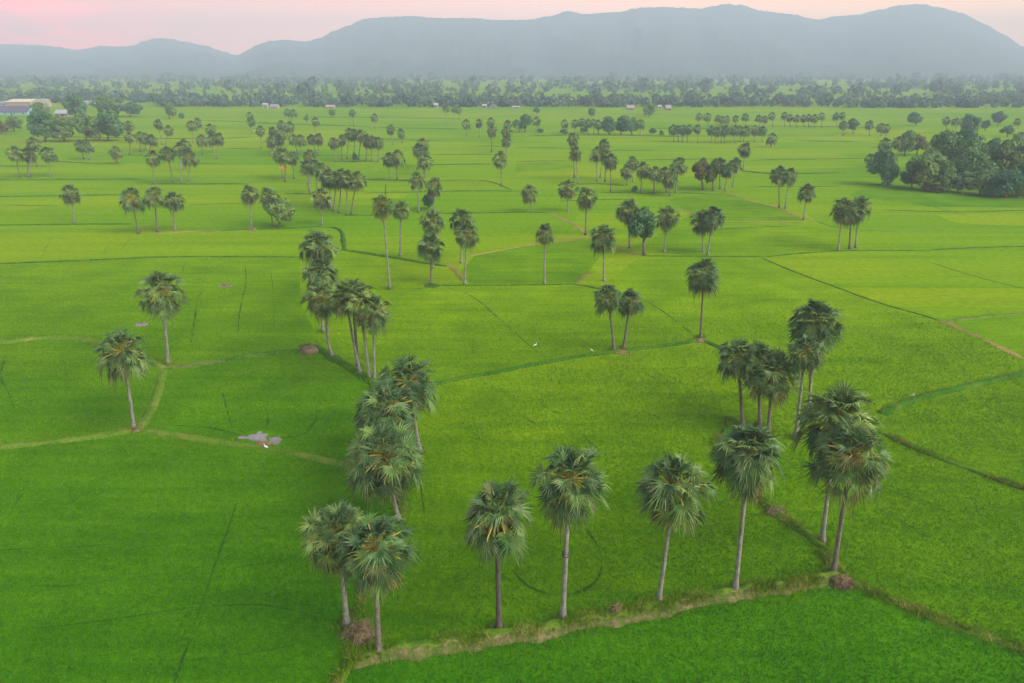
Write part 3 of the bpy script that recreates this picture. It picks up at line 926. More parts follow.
palm(833, 576, 852, 421, 'palm on the root mound where the front dyke ends', GN, var=0, bark='bark_mid', bend=0.25, wpx=70)
GC = 'palms in the line running up from the dyke corner'
palm(399, 521, 384, 418, 'palm with wide spreading crown and short visible trunk above the dyke corner pair', GC, var=3, bend=-0.1, wpx=76)
palm(402, 478, 387, 379, 'palm crown with curved golden stalks overlapping the wide spreading palm below it', GC, var=5, wpx=64)
palm(420, 452, 408, 354, 'palm crown with a brown bare patch, topmost of the overlapping dyke line palms', GC, var=0, wpx=58)
palm(374.5, 381, 373, 293, 'palm with reddish fruit bunch under its crown beside two slim pale trunks', GC, var=0, extra=fruit_cluster, bend=0.1, wpx=37)
palm(370, 380, 360, 281, 'slim palm standing just behind the fruiting palm', GC, var=3, bend=0.2, wpx=34)
palm(361, 375, 346, 279, 'palm with a long pale trunk curving left over the dark bank', GC, var=1, bend=0.6, wpx=35)
palm(358.5, 368, 352, 277, 'palm with a dark straight trunk between the curving palms on the dark bank', GC, var=4, bark='bark_dark', bend=0.2, wpx=32)
palm(334, 358, 322, 281, 'palm with swaying curved trunk at the brown earth heap', GC, var=2, bend=0.5, sway=-0.3, wpx=36)
palm(323, 332, 320, 256, 'middle crown of the three palms stacked above the brown earth heap', GC, var=1, wpx=38)
palm(320, 300, 318, 229, 'uppermost crown of the three palms stacked above the brown earth heap', GC, var=3, wpx=36)
GL = 'lone palms in the near rice fields'
palm(134, 429, 121, 328, 'lone palm with curved grey trunk where grassy banks meet beyond the lower left field', GL, var=0, bend=0.8, wpx=49)
palm(168, 364, 161, 270, 'lone upright palm at the bare bend of the bank beyond the curved lone palm', GL, var=2, bend=0.3, wpx=45)
palm(700.5, 338, 703.5, 256, 'lone upright palm at the right end of the middle bank', GL, var=1, bark='bark_mid', wpx=36)
palm(544.5, 284, 544.5, 222, 'lone palm with a two tiered crown and brown skirt beside the bluish plot', GL, var=4, wpx=22)
palm(604, 281, 603.5, 224, 'lone palm with round crown near the bright yellow path end', GL, var=0, wpx=27)
GP = 'twin palms on the middle bank'
palm(614, 351, 607, 282, 'palm with drooping dead leaves, left one of the twins on the middle bank', GP, var=2, bark='bark_mid', bend=-0.3, wpx=29)
palm(623.5, 349, 630, 287, 'palm leaning right with a fruit bunch, twin on the middle bank', GP, var=4, bark='bark_mid', extra=fruit_cluster, wpx=29)
GR = 'palms in the clump right of the main plot'
palm(743, 426, 738, 338, 'outermost palm on the left of the five palm clump', GR, var=0, bark='bark_mid', wpx=40)
palm(760, 426, 759, 341, 'palm half hidden in the middle of the five palm clump', GR, var=3, bark='bark_mid', wpx=40)
palm(768, 433, 774, 350, 'foremost palm of the five palm clump with dark fruit below its crown', GR, var=5, bark='bark_mid', extra=fruit_cluster, wpx=54)
palm(795.6, 438, 806, 334, 'palm with a yellow hearted crown and leaning pale trunk in the five palm clump', GR, var=2, bend=0.15, wpx=38)
palm(808, 421, 815, 297, 'tallest palm rising behind the five palm clump', GR, var=1, wpx=51)
GM = 'palms around the bank behind the stacked palms'
palm(390, 289, 382.5, 194, 'very tall palm with a long bare white trunk curving from the field', GM, var=2, bend=-0.5, wpx=23)
palm(400, 256, 401, 199, 'palm with thin pale trunk just right of the very tall palm', GM, var=4, wpx=20)
palm(431, 284, 431, 232, 'lower palm of the upright pair on a dark earth mound', GM, var=1, bark='bark_mid', wpx=28)
palm(433, 268, 432, 209, 'upper palm of the upright pair behind the dark earth mound', GM, var=0, wpx=24)
palm(461, 263, 462, 207, 'taller rear palm of the pair by the brown path fork', GM, var=3, wpx=24)
palm(464.5, 284, 467, 222, 'front palm of the pair by the brown path fork with a pale trunk', GM, var=2, wpx=25)

# ---- farther palms, cluster by cluster: (foot x, foot y, crown x, top y); foot None = hidden behind others
ORD = ['first', 'second', 'third', 'fourth', 'fifth', 'sixth', 'seventh', 'eighth', 'ninth', 'tenth', 'eleventh', 'twelfth']
def cluster(phrase, lst, group=None, **kw):
    lst = sorted(lst, key=lambda e: e[2])
    n = len(lst)
    for i, e in enumerate(lst):
        x, y, cx, top = e[:4]
        if y is None:
            y = 66 + (top - 66) / 0.70
            if x is None: x = cx
        if n == 1:
            lab = 'palm ' + phrase
        elif n == 2:
            lab = ('left' if i == 0 else 'right') + ' palm of the two ' + phrase
        else:
            lab = ('leftmost' if i == 0 else 'rightmost' if i == n-1 else ORD[i] + ' from left') + ' palm of the %s ' % ['', '', '', 'three', 'four', 'five', 'six', 'seven', 'eight', 'nine', 'ten', 'eleven', 'twelve'][n] + phrase
        palm(x, y, cx, top, lab, group or 'palms scattered over the far rice fields', bark=random.choice(['bark', 'bark_mid', 'bark']), bend=random.uniform(-0.2, 0.4), **(e[4] if len(e) > 4 else kw))

cluster('in the row by the left edge', [(19.8, 178, 14.6, 145), (27.5, 177, 27.5, 147), (29.7, 177.5, 33, 136.5), (50, 177, 47.6, 146)])
cluster('with short thick trunks in front of the left grove', [(83.8, 159, 81, 139), (89.6, 160, 87, 141)])
cluster('small and alone right of the short trunked pair', [(117, 163.5, 115.7, 145)])
cluster('at the right end of the left grove', [(129.4, 154.7, 130, 131), (None, None, 129, 120), (140, 152, 139.6, 131), (145, 150, 146, 132), (149, 152, 152, 133.5)])
cluster('broad crowned ones beyond the left grove', [(162, 145, 158, 119), (165, 145, 168, 124.5)])
cluster('in front of the broad crowned two', [(154.4, 184.4, 152, 149), (173.3, 183.7, 167.5, 144.5), (181, 183.7, 180, 141), (None, None, 184, 138.6), (188.3, 181.5, 189.5, 150)])
cluster('thin and far beyond the row of five', [(193, 143, 191.6, 120), (198, 139, 198, 117)])
cluster('standing right of the row of five', [(202.3, 155.4, 201, 134), (None, None, 210, 123), (213.6, 153, 211, 133), (216.5, 159, 218.5, 132)])
cluster('small pair before the distant white house', [(None, None, 249.5, 111.5), (252, 133, 251.7, 117)])
cluster('alone left of the big left centre clump', [(261.5, 149, 260, 125)])
cluster('beside the bare dirt bend at left', [(138.5, 233.5, 132.3, 186.6, dict(bark='bark_mid', bend=1.2) if False else {}), (157.5, 232, 154.3, 185), (175, 230.5, 173.3, 190)])
cluster('alone by the long bank near the left edge, round crowned', [(74.7, 224, 69.6, 183)])
cluster('upright one left of the leafy shrub tree', [(252, 229, 249.5, 183.7)])
cluster('growing out of the leafy shrub tree', [(273, 226, 268, 187)])
cluster('crowded at the top of the left centre clump', [(None, None, 281, 119.5), (None, None, 289.5, 121), (None, None, 272.7, 125.7), (None, None, 281, 127), (271.5, 156, 270.5, 136), (275, 153, 279, 134)])
cluster('tiny ones far behind the left centre clump', [(291, 124, 287, 108.5), (292, 124, 293, 109)])
cluster('right of the left centre clump', [(297.6, 153, 294, 133.5), (301, 155, 301, 134), (316, 153, 311, 133.5), (318.5, 154, 318.5, 132.5)])
cluster('over the orange dry leaf', [(283, 178.5, 279, 147, dict(extra=hang_leaf('yellow_dry', (1.6, -1.5, -4.2), 1.7, 'dry_frond'))), (294, 179, 292, 150.5), (None, None, 285, 147)])
cluster('in the long shady row of slim palms', [(336.4, 161.3, 333.5, 136.4), (342, 160.6, 341.5, 134), (347, 159, 349, 127.6), (353, 159, 355, 128), (358.4, 160, 361, 128.5), (365.7, 160.6, 367, 134), (371.6, 161.3, 372, 135), (378.3, 161.3, 378.5, 136)])
cluster('behind the right end of the shady row', [(393, 144.5, 390.6, 124), (402.4, 143, 401, 128)])
cluster('right below the shady row with thick trunks', [(389.5, 180, 388.4, 151.5), (397, 180, 397, 149)])
cluster('tiny loners above the shady row', [(315.6, 136, 315.6, 117), (353.7, 126, 352, 108.5), (374.5, 128, 374.5, 113)])
cluster('in the leafy thicket at left centre', [(310.4, 192.5, 307, 158), (None, None, 310, 148.5), (318, 198, 315, 158), (326, 205, 322, 161), (331, 208, 328, 168), (333, 211, 336, 170), (339, 213, 341, 168), (347, 215, 347, 169), (351, 215, 357, 170)])
cluster('short one in front of the leafy thicket', [(322, 224.7, 321, 187)])
cluster('stacked in the narrow column at centre', [(421, 167, 422, 137.5), (417, 170, 418, 142), (424, 174, 424, 147), (425, 182, 425, 153)])
cluster('below the narrow column, bushy pair', [(419, 213, 417, 170.5), (434, 212, 434, 176)])
cluster('slim and tiny at the far wood by centre', [(446, 124, 446, 104), (454, 119.7, 454, 105), (458.7, 119.7, 459, 105.5)])
cluster('small loners in the middle far field', [(466.5, 135, 466.5, 119), (479.3, 137, 479, 118)])
cluster('overlapping left of centre right column', [(None, None, 490.7, 117), (491.7, 152, 492, 125)])
cluster('stacked in the column left of the dark tree', [(None, None, 507.5, 119), (None, None, 506.4, 125.5), (506, 155, 506.4, 135)])
cluster('alone with pale trunk below that column', [(501.3, 186.6, 501, 150)])
cluster('beside the round dark far tree', [(516, 133, 516, 118.5), (520, 132, 519.5, 120), (536, 131, 536.5, 116)])
cluster('left of the dense far trees', [(564.5, 133, 564.5, 119), (574.7, 133, 574.7, 119), (582, 133, 582, 117.5), (588, 134, 588, 118.5), (593.7, 135, 593.7, 118.5), (598.5, 134.5, 598.5, 119)])
cluster('at the right end of the dense far trees', [(640, 135, 640.6, 119)])
cluster('one above the other near centre', [(574.4, 178, 573, 132), (577.6, 183, 576, 145)])
cluster('gathered in the centre right quartet', [(600, 178, 604, 138), (596.7, 181.5, 596.7, 146), (605, 182, 606, 148), (610.6, 192.5, 610.6, 152.5)])
cluster('on the dark centre right bank', [(627, 185, 627.4, 163), (632.6, 182, 632.6, 155.5), (640.7, 192.5, 642.5, 161), (654, 194, 654.3, 165), (666.5, 192.5, 664, 166), (669.5, 196, 670, 170), (675.5, 192.5, 678.5, 156)])
cluster('alone and round left of the dirt path', [(532, 212, 529.3, 184)])
cluster('beside the dirt path end, round crowned', [(567.4, 211.5, 568, 178), (585.7, 235, 586.4, 186)])
cluster('flanking the dark leafy tree', [(629.6, 248, 629, 198), (664, 252, 667.5, 205.5)])
cluster('twin crowned on the bank right of the dark leafy tree', [(703, 252, 702.6, 209), (707.5, 255, 713, 204.5)])
cluster('with the rusty leaved tree', [(720, 189, 719.5, 156.6), (724.6, 191, 727.5, 162), (732.7, 187, 735, 156)])
cluster('alone above the rusty leaved tree', [(743.4, 170, 745, 142)])
cluster('packed tight in the five trunk far clump', [(674, 142, 673.5, 124), (678.5, 142, 678, 124.5), (682, 142, 683, 124), (687, 142, 688.5, 124)])
cluster('in the far right centre double row', [(697.8, 143, 697.5, 124), (712, 143, 711, 124.7), (715, 143, 716, 126), (721, 143, 721.5, 125.5), (724, 143, 726, 124.5), (735, 143, 734.5, 125), (740.5, 142, 740, 125.5), (743, 142, 746, 125), (754.6, 142, 754.6, 124.5), (762, 142, 762.5, 125)])
cluster('small at the right end of the double row', [(771, 147, 771.5, 132.5)])
cluster('in the faint row behind the double row', [(699, 126, 699, 112.5), (707.5, 126, 707.5, 112.3), (717, 125.5, 717.5, 114.5), (722, 125.5, 722, 115.5), (727, 125.5, 727.5, 115), (735.6, 125, 735.6, 114.5), (745.4, 126, 745.4, 112.5), (760, 127, 759, 114), (764, 127, 764.5, 115), (773, 127, 772.7, 111.5)])
cluster('in the hazy long row before the right wood', [(784.4, 126, 784.4, 111.5), (790.3, 126.5, 790.3, 113.5), (797, 127, 797, 114), (803.5, 126.5, 803.5, 114), (808.6, 127, 808.6, 113.5), (814.5, 127, 814.5, 113.5), (821.8, 127.6, 821.8, 112), (836.4, 127, 836, 112), (842.3, 127, 842.5, 111.5)])
cluster('just left of the hazy leafy tree', [(843, 136, 843, 120)])
cluster('loose loners right of the hazy leafy tree', [(869.4, 136, 869.4, 119.5), (881, 136, 881, 122.5), (886, 136, 886, 123.5)])
cluster('behind the lone round tree at right', [(None, None, 886, 137), (None, None, 897.5, 136)])
cluster('pair by the brown path at right', [(779.3, 208, 778.6, 164), (785, 208.6, 789.5, 167)])
cluster('beside the brown path corner, short and round', [(803.5, 220, 806.4, 182)])
cluster('in the tidy trio on the right bank', [(838, 250.5, 842.5, 197), (849.5, 249, 851, 199), (855.5, 248, 860, 195)])
cluster('hazy dots beyond the right wood', [(946.5, 129, 946.5, 116), (956, 129.5, 956, 117), (1017.5, 129, 1017.5, 117.5)])

fx_, fy_ = [], []
for (bx, by) in FEET:
    n = 150
    a = RNG.uniform(0, 2*np.pi, n); q = np.abs(RNG.normal(0.42, 0.35, n))
    fx_.append(bx + q*np.cos(a)); fy_.append(by + q*np.sin(a))
fx_, fy_ = np.concatenate(fx_), np.concatenate(fy_)
tag(blades_mesh('weeds', fx_, fy_, np.full(len(fx_), 0.05), RNG.uniform(0.3, 0.85, len(fx_)), RNG.uniform(0.05, 0.10, len(fx_)), 0.5, M['grass_green']), kind='stuff')

# ------------------------------------------------------------------ broadleaf trees
def tree_geo(seed, nl, leafsize, flat=0.85):
    """crown radius about 1 (unit), centre at origin: leaf sprays on many lumps, gaps between"""
    r = np.random.default_rng(seed)
    lumps = []
    for k in range(22):
        d = r.normal(0, 1, 3); d /= np.linalg.norm(d)
        if d[2] < -0.8: d[2] *= -1
        q = r.uniform(0.45, 0.78)
        lumps.append((d * q * np.array([1, 1, flat]), r.uniform(0.20, 0.40)))
    lumps.append((np.array([0, 0, 0.05]), 0.5))
    n = nl
    li = r.integers(0, len(lumps), n)
    C = np.array([l[0] for l in lumps])[li]; R = np.array([l[1] for l in lumps])[li]
    d = r.normal(0, 1, (n, 3)); d /= np.linalg.norm(d, axis=1)[:, None]
    p = C + d * (R * r.uniform(0.55, 1.05, n) ** 0.6)[:, None] * np.array([1, 1, 0.85])
    nrm = d + r.normal(0, 0.45, (n, 3)); nrm /= np.linalg.norm(nrm, axis=1)[:, None]
    a = np.cross(nrm, r.normal(0, 1, (n, 3))); a /= np.linalg.norm(a, axis=1)[:, None]
    b = np.cross(nrm, a)
    s = leafsize * r.uniform(0.6, 1.4, n)[:, None]
    V = np.stack([p - a*s, p - b*s*0.55, p + a*s, p + b*s*0.55], 1).reshape(-1, 3)
    Fq = np.arange(n*4).reshape(-1, 4)
    me = bpy.data.meshes.new('crown')
    set_mesh(me, V, Fq)
    return me, [l[0] for l in lumps]

TREES = [tree_geo(300+i, 3200, 0.075, [0.85, 0.95, 0.75, 1.0][i]) for i in range(4)]
TREE_SETS = {}
def tree_crown(v, matname):
    if (v, matname) not in TREE_SETS:
        me = TREES[v][0].copy(); me.materials.append(M[matname]); TREE_SETS[(v, matname)] = me
    return TREE_SETS[(v, matname)]

tcount = 0
def tree(px, py, x0, x1, top, label, mat='tree_leaf', name='broadleaf_tree', group=None, trunk_frac=0.22, cat='tree', wood='wood'):
    global tcount
    tcount += 1
    rnd = random.Random(tcount)
    bx, by = G(px, py)
    cx = (x0 + x1) / 2
    xa, _, _ = at(x0, (top+py)/2, by); xb, _, _ = at(x1, (top+py)/2, by)
    xt, _, zt = at(cx, top, by)
    rx = (xb - xa) / 2
    hc = zt * (1 - trunk_frac * 0.7)
    rz = hc / 2
    zc = zt - rz
    xt = (cx - 512) / F * (by * CT + (H - zc) * ST)
    root = empty(name, (bx, by, 0)); tag(root, label, cat, group)
    v = rnd.randrange(4)
    c = link('crown', tree_crown(v, mat), root)
    dx = xt - bx
    c.location = (dx, 0, zc); c.scale = (rx*1.06, rx*0.95, rz*1.16); c.rotation_euler = (0, 0, rnd.choice([0, 1.57, 3.14, 4.7]))
    mb = MB()
    t0 = max(0.12, zt*0.028)
    fork = Vector((dx*0.5, 0, max(zt*trunk_frac, zt*0.2)))
    mb.tube([(0, 0, -0.1), (dx*0.2, 0.05, fork.z*0.5), fork], [t0*1.5, t0*1.1, t0], 8, 0, 0.06)
    for k, l in enumerate(TREES[v][1][:7]):
        e = Vector((dx + l[0]*rx*0.8, l[1]*rx*0.8, zc + l[2]*rz*0.8))
        mb.tube([fork, fork.lerp(e, 0.5) + Vector((0, 0, 0.06*zt)), e], [t0*0.6, t0*0.4, t0*0.12], 5)
    mb.build('trunk', M[wood], root, smooth=True)
    return root

GW = 'trees of the wood at the right edge'
W_ = [
    (888.4, 185.2, 868, 899, 149.5, 'lone dense round dark tree standing left of the right wood', 'tree_leaf_dark', None),
    (924, 189.8, 906, 948, 147, 'broad tree forming the left end of the right wood', 'tree_leaf', GW),
    (941, 176, 926, 962, 131, 'tall round tree rising behind the left end of the right wood', 'tree_leaf', GW),
    (957, 174, 945, 978, 129, 'highest tree in the middle back of the right wood', 'tree_leaf_dark', GW),
    (976, 187, 956, 992, 146, 'pale topped tree behind the yellow gap in the right wood', 'tree_leaf', GW),
    (980, 194.5, 963, 998, 168, 'low rounded tree at the front of the right wood with white trunk beside it', 'tree_leaf', GW),
    (1000, 184, 984, 1018, 143, 'tree above the low rounded front tree in the right wood', 'tree_leaf_lime', GW),
    (1006, 197.8, 988, 1025, 170, 'dark front tree beside the pale pole trunk at the right edge', 'tree_leaf_dark', GW),
    (1024, 196, 1010, 1044, 158, 'tree cut by the right edge of the view, front of the wood', 'tree_leaf', GW),
    (1020, 180, 1004, 1038, 141, 'back tree cut by the right edge of the view', 'tree_leaf', GW),
    (1056, 198, 1036, 1080, 150, 'big tree of the wood just outside the right edge', 'tree_leaf', GW),
    (905, 156, 897, 913, 131, 'small grey green tree behind the gap left of the right wood', 'tree_leaf', GW),
    (917, 155, 909, 927, 133, 'rusty tinged small tree peeping over the left end of the wood', 'tree_leaf_rust', GW),
    (971, 137, 962, 979, 113, 'hazy round tree standing up behind the right wood', 'tree_leaf_dark', None),
    (951, 168, 942, 958, 150, 'slim tree in the dark middle of the right wood', 'tree_leaf_dark', GW),
    (990, 176, 978, 1003, 136, 'broad crown at the upper right of the wood', 'tree_leaf_dark', GW),
]
W_ += [
    (912, 188, 902, 921, 165, 'low bushy tree closing the left end of the right wood', 'tree_leaf_dark', GW),
    (942, 191.5, 930, 956, 160, 'low leafy tree between the broad left tree and the yellow gap', 'tree_leaf', GW),
    (958, 192.5, 948, 969, 172, 'low dark bushy tree left of the leaning white trunk', 'tree_leaf_dark', GW),
    (993, 196.5, 983, 1003, 174, 'low bushy tree right of the low rounded front tree', 'tree_leaf_dark', GW),
    (1016, 197, 1006, 1028, 174, 'low bushy tree beside the upright pale trunk', 'tree_leaf', GW),
    (968, 180, 954, 985, 138, 'rounded tree filling the middle of the right wood', 'tree_leaf', GW),
    (1010, 172, 996, 1026, 134, 'rear tree topping the right end of the wood', 'tree_leaf', GW),
]
for (x, y, a, b, t, lab, mt, g) in W_:
    tree(x, y, a - 1.5, b + 1.5, t, lab, mt, group=g, trunk_frac=0.04)
GG = 'trees of the grove at the left edge'
for (x, y, a, b, t, lab, mt) in [
    (45, 141.8, 32, 58, 110, 'tallest dark tree at the left end of the left grove', 'tree_leaf_dark'),
    (64, 141.5, 53, 77, 117, 'second tree of the left grove, low and green', 'tree_leaf'),
    (86, 141.2, 74, 98, 114, 'lighter green tree in the middle of the left grove', 'tree_leaf'),
    (108, 141, 92, 123, 110.5, 'broad dark tree at the right end of the left grove', 'tree_leaf_dark'),
    (75, 119, 64, 87, 92, 'hazy tree beside the white roofed house', 'tree_leaf_dark'),
    (108, 117, 96, 122, 94, 'broad hazy tree behind the right end of the left grove', 'tree_leaf'),
    (130, 117, 122, 139, 101, 'hazy tree right of the broad hazy one', 'tree_leaf_dark'),
    (14, 131.5, 6, 21, 114.5, 'small leaning tree in front of the teal wall', 'tree_leaf'),
    (1, 134, -7, 8, 121, 'small tree at the left edge of the view', 'tree_leaf_rust'),
    (40, 117, 34, 47, 102, 'narrow tree between the warehouse and the white roofed house', 'tree_leaf'),
    (-30, 142, -50, -8, 108, 'dark tree just outside the left edge', 'tree_leaf_dark'),
]:
    tree(x, y, a - 2.5, b + 2.5, t, lab, mt, group=GG, trunk_frac=0.03)
for (x, y, a, b, t, lab, mt, tf) in [
    (644, 255, 627, 660, 206, 'dark leafy tree standing between two palms on the far side of the yellow path', 'tree_leaf_dark', 0.28),
    (279, 227.5, 265, 295, 197, 'leafy shrub tree with a palm growing out of it', 'tree_leaf', 0.1),
    (703, 190, 690, 711, 157, 'rusty leaved tree left of the palm trio', 'tree_leaf_rust', 0.3),
    (713, 191, 704, 722, 160, 'yellow green tree beside the rusty leaved tree', 'tree_leaf_lime', 0.25),
    (525, 132.5, 517, 533, 114, 'round dark far tree between small palms', 'tree_leaf_dark', 0.2),
    (609, 135, 601, 618, 117, 'dense far tree at the left end of the dense row', 'tree_leaf_dark', 0.08),
    (621, 135, 612, 631, 116, 'middle tree of the dense far row', 'tree_leaf_dark', 0.08),
    (632, 135, 624, 639, 116.5, 'dense far tree at the right end of the dense row', 'tree_leaf_dark', 0.08),
    (853, 134, 846, 860.5, 117, 'hazy leafy tree right of the hazy palm row', 'tree_leaf', 0.2),
    (916, 125.5, 908, 923, 112.5, 'hazy round tree in the field before the right wood', 'tree_leaf_dark', 0.1),
    (998, 126, 991, 1006, 110.5, 'hazy wide tree far beyond the right wood', 'tree_leaf_dark', 0.1),
    (985, 131, 981, 990, 119, 'hazy low tree between round tree and pointed tree', 'tree_leaf_dark', 0.1),
    (1007.5, 137, 1001, 1014, 124.5, 'pointed hazy tree near the right edge', 'tree_leaf_dark', 0.1),
    (306.5, 123, 303.5, 309.5, 114, 'tiny round tree in the far field left of centre', 'tree_leaf', 0.15),
    (332, 118, 328, 336.5, 108.5, 'tiny tree near the far wood above the shady row', 'tree_leaf', 0.15),
    (169, 119, 162, 177, 103, 'hazy bushy tree before the far wood at left', 'tree_leaf', 0.1),
    (592, 117.5, 587, 596, 108, 'hazy small tree above the far row', 'tree_leaf_dark', 0.15),
    (536.5, 114.5, 533, 540, 107, 'hazy small tree right of the far wood edge at centre', 'tree_leaf_dark', 0.15),
    (649, 117, 642, 657, 103, 'hazy broad tree beside the pink roofed house', 'tree_leaf', 0.1),
    (1022, 141, 1012, 1034, 132, 'low tree at the right edge above the wood', 'tree_leaf', 0.1),
]:
    tree(x, y, a, b, t, lab, mt, trunk_frac=tf)
for (x, y, a, b, t, lab) in [
    (355, 162.3, 351.5, 358.8, 152, 'small dark shrub among the slim trunks of the shady row'),
    (584, 132.8, 579, 588.5, 127, 'low shrub under the far palm row'),
    (428, 209, 421, 437, 193, 'leafy shrub at the foot of the bushy palm pair'),
    (540, 133, 536, 544, 128.5, 'low shrub right of the round dark far tree'),
    (565, 134.5, 560, 569, 129, 'low shrub at the left end of the far palm row'),
    (653, 134.5, 649, 657, 127.5, 'small shrub right of the dense far row'),
    (661.5, 136, 658, 665, 130.5, 'smallest shrub right of the dense far row'),
    (930, 191.5, 920, 945, 184, 'brown low shrub at the front foot of the right wood'),
    (634, 192.5, 630, 639, 186, 'small green shrub left end of the dark centre right bank'),
    (182, 119, 178, 186, 113, 'low shrub beside the hazy bushy tree at left'),
]:
    tree(x, y, a, b, t, lab, 'tree_leaf_rust' if 'brown' in lab else 'tree_leaf_dark', name='shrub', trunk_frac=0.05, cat='shrub', group='shrubs in the fields')

def bare_trunk(px, py, tx, ty, r, label, mat):
    bx, by = G(px, py); x, _, z = at(tx, ty, by)
    mb = MB(); mb.tube([(0, 0, -0.1), ((x-bx)*0.35, 0.1, z*0.4), (x-bx, 0.2, z)], [r*1.3, r, r*0.6], 8, 0, 0.05)
    mb.tube([((x-bx)*0.6, 0.1, z*0.62), ((x-bx)+0.5, 0.2, z*0.85)], [r*0.5, r*0.2], 5)
    o = mb.build('bare_trunk', mat, None, True); o.location = (bx, by, 0)
    tag(o, label, 'bare trunk')
bare_trunk(963, 194, 966, 178, 0.16, 'leaning white bare trunk at the front of the right wood', M['wood_pale'])
bare_trunk(1020, 198, 1020, 175, 0.2, 'upright pale bare trunk before the dark trees at the right edge', M['wood_pale'])
bare_trunk(385.5, 195, 385.5, 184, 0.16, 'dark bare stump above the very tall palm crown', M['bark_dark'])
bare_trunk(36.6, 167, 36.6, 162.5, 0.14, 'short dark post in the field behind the left palm row', M['bark_dark'])
bare_trunk(310, 195, 306.5, 181, 0.14, 'dark leaning bare trunk left of the leafy thicket', M['bark_dark'])

# ------------------------------------------------------------------ far woodland (one mass)
def far_wood():
    r = np.random.default_rng(42)
    cen, rad, hgt, kind = [], [], [], []
    def put(px, D, s, k):
        x = (px - 512) / F * math.sqrt(D*D + H*H) * 1.02
        # keep clear of the far houses
        cen.append((x, D)); rad.append(s); kind.append(k)
    # front belt: dense, with the field edge in front of it
    for _ in range(1500):
        px = r.uniform(-420, 1440)
        front = 108.0
        if px < 160: front = 104
        if px > 830: front = 109.0
        py = front - abs(r.normal(0, 2.6)) - 0.8
        x, D = G(px, py)
        nse = mnoise.noise(Vector((px*0.012, D*0.004, 5)))
        if nse < -0.34: continue
        cen.append((x, D)); rad.append(r.uniform(3.0, 6.4)); kind.append(0 if r.uniform() < 0.78 else 1)
    # scattered country behind, out to the foot of the hills
    for _ in range(9000):
        px = r.uniform(-480, 1500)
        D = 820 + 1560 * r.uniform(0, 1) ** 0.9
        x = (px - 512) / F * D * 1.08
        nse = 1.2*mnoise.noise(Vector((x*0.0028, D*0.011, 1.0))) + 0.5*mnoise.noise(Vector((x*0.012, D*0.03, 7.0)))
        if nse < 0.10 + r.uniform(-0.15, 0.15): continue
        cen.append((x, D)); rad.append(r.uniform(2.4, 8.5) * (1 if r.uniform() < 0.9 else 1.4) * (1 + max(0, D-1500)/3000)); kind.append(0 if r.uniform() < 0.7 else 1)
    Vs, Fs = [], []
    base = 0
    for (x, D), s, k in zip(cen, rad, kind):
        far = D > 1150
        n = 34 if far else 64
        if k == 1:   # palm-like: small head on a stem
            s2 = 2.6; zc = r.uniform(8, 12.5); n = n // 2
        else:
            s2 = s; zc = s * r.uniform(0.75, 1.05)
        d = r.normal(0, 1, (n, 3)); d /= np.linalg.norm(d, axis=1)[:, None]
        ctr = np.array([x, D, zc])
        p = ctr + d * s2 * (r.uniform(0.5, 1.05, n)[:, None]) * np.array([1, 1, 0.95 if k else 0.9])
        p[:, 2] = np.maximum(p[:, 2], 0.3)
        nrm = d + r.normal(0, 0.4, (n, 3)); nrm /= np.linalg.norm(nrm, axis=1)[:, None]
        a = np.cross(nrm, r.normal(0, 1, (n, 3))); a /= np.linalg.norm(a, axis=1)[:, None]
        b = np.cross(nrm, a)
        ls = (0.33 if not far else 0.45) * s2 * r.uniform(0.6, 1.3, n)[:, None]
        V = np.stack([p - a*ls, p - b*ls*0.7, p + a*ls, p + b*ls*0.7], 1).reshape(-1, 3)
        Vs.append(V); Fs.append(np.arange(n*4).reshape(-1, 4) + base); base += n*4
        if k == 1:
            w = 0.22
            V = np.array([[x-w, D, 0], [x+w, D, 0], [x+w, D, zc], [x-w, D, zc], [x, D-w, 0], [x, D+w, 0], [x, D+w, zc], [x, D-w, zc]])
            Vs.append(V); Fs.append(np.array([[0, 1, 2, 3], [4, 5, 6, 7]]) + base); base += 8
    m, nt = new_mat('far_wood_leaf')
    P = pos(nt)
    n1 = noise_n(nt, P, 0.05, 4, 0.6).outputs[0]
    rr = ramp(nt, [(0.3, (0.045, 0.11, 0.085)), (0.5, (0.08, 0.165, 0.11)), (0.72, (0.22, 0.27, 0.12))])  # distance haze painted in: leaf colours lightened and shifted towards blue
    nt.links.new(n1, rr.inputs[0])
    finish(nt, rr.outputs[0], 0.8, 0.1, 0.2)
    o = mesh_obj('far_woodland', np.concatenate(Vs), np.concatenate(Fs), m)
    tag(o, kind='stuff')
far_wood()

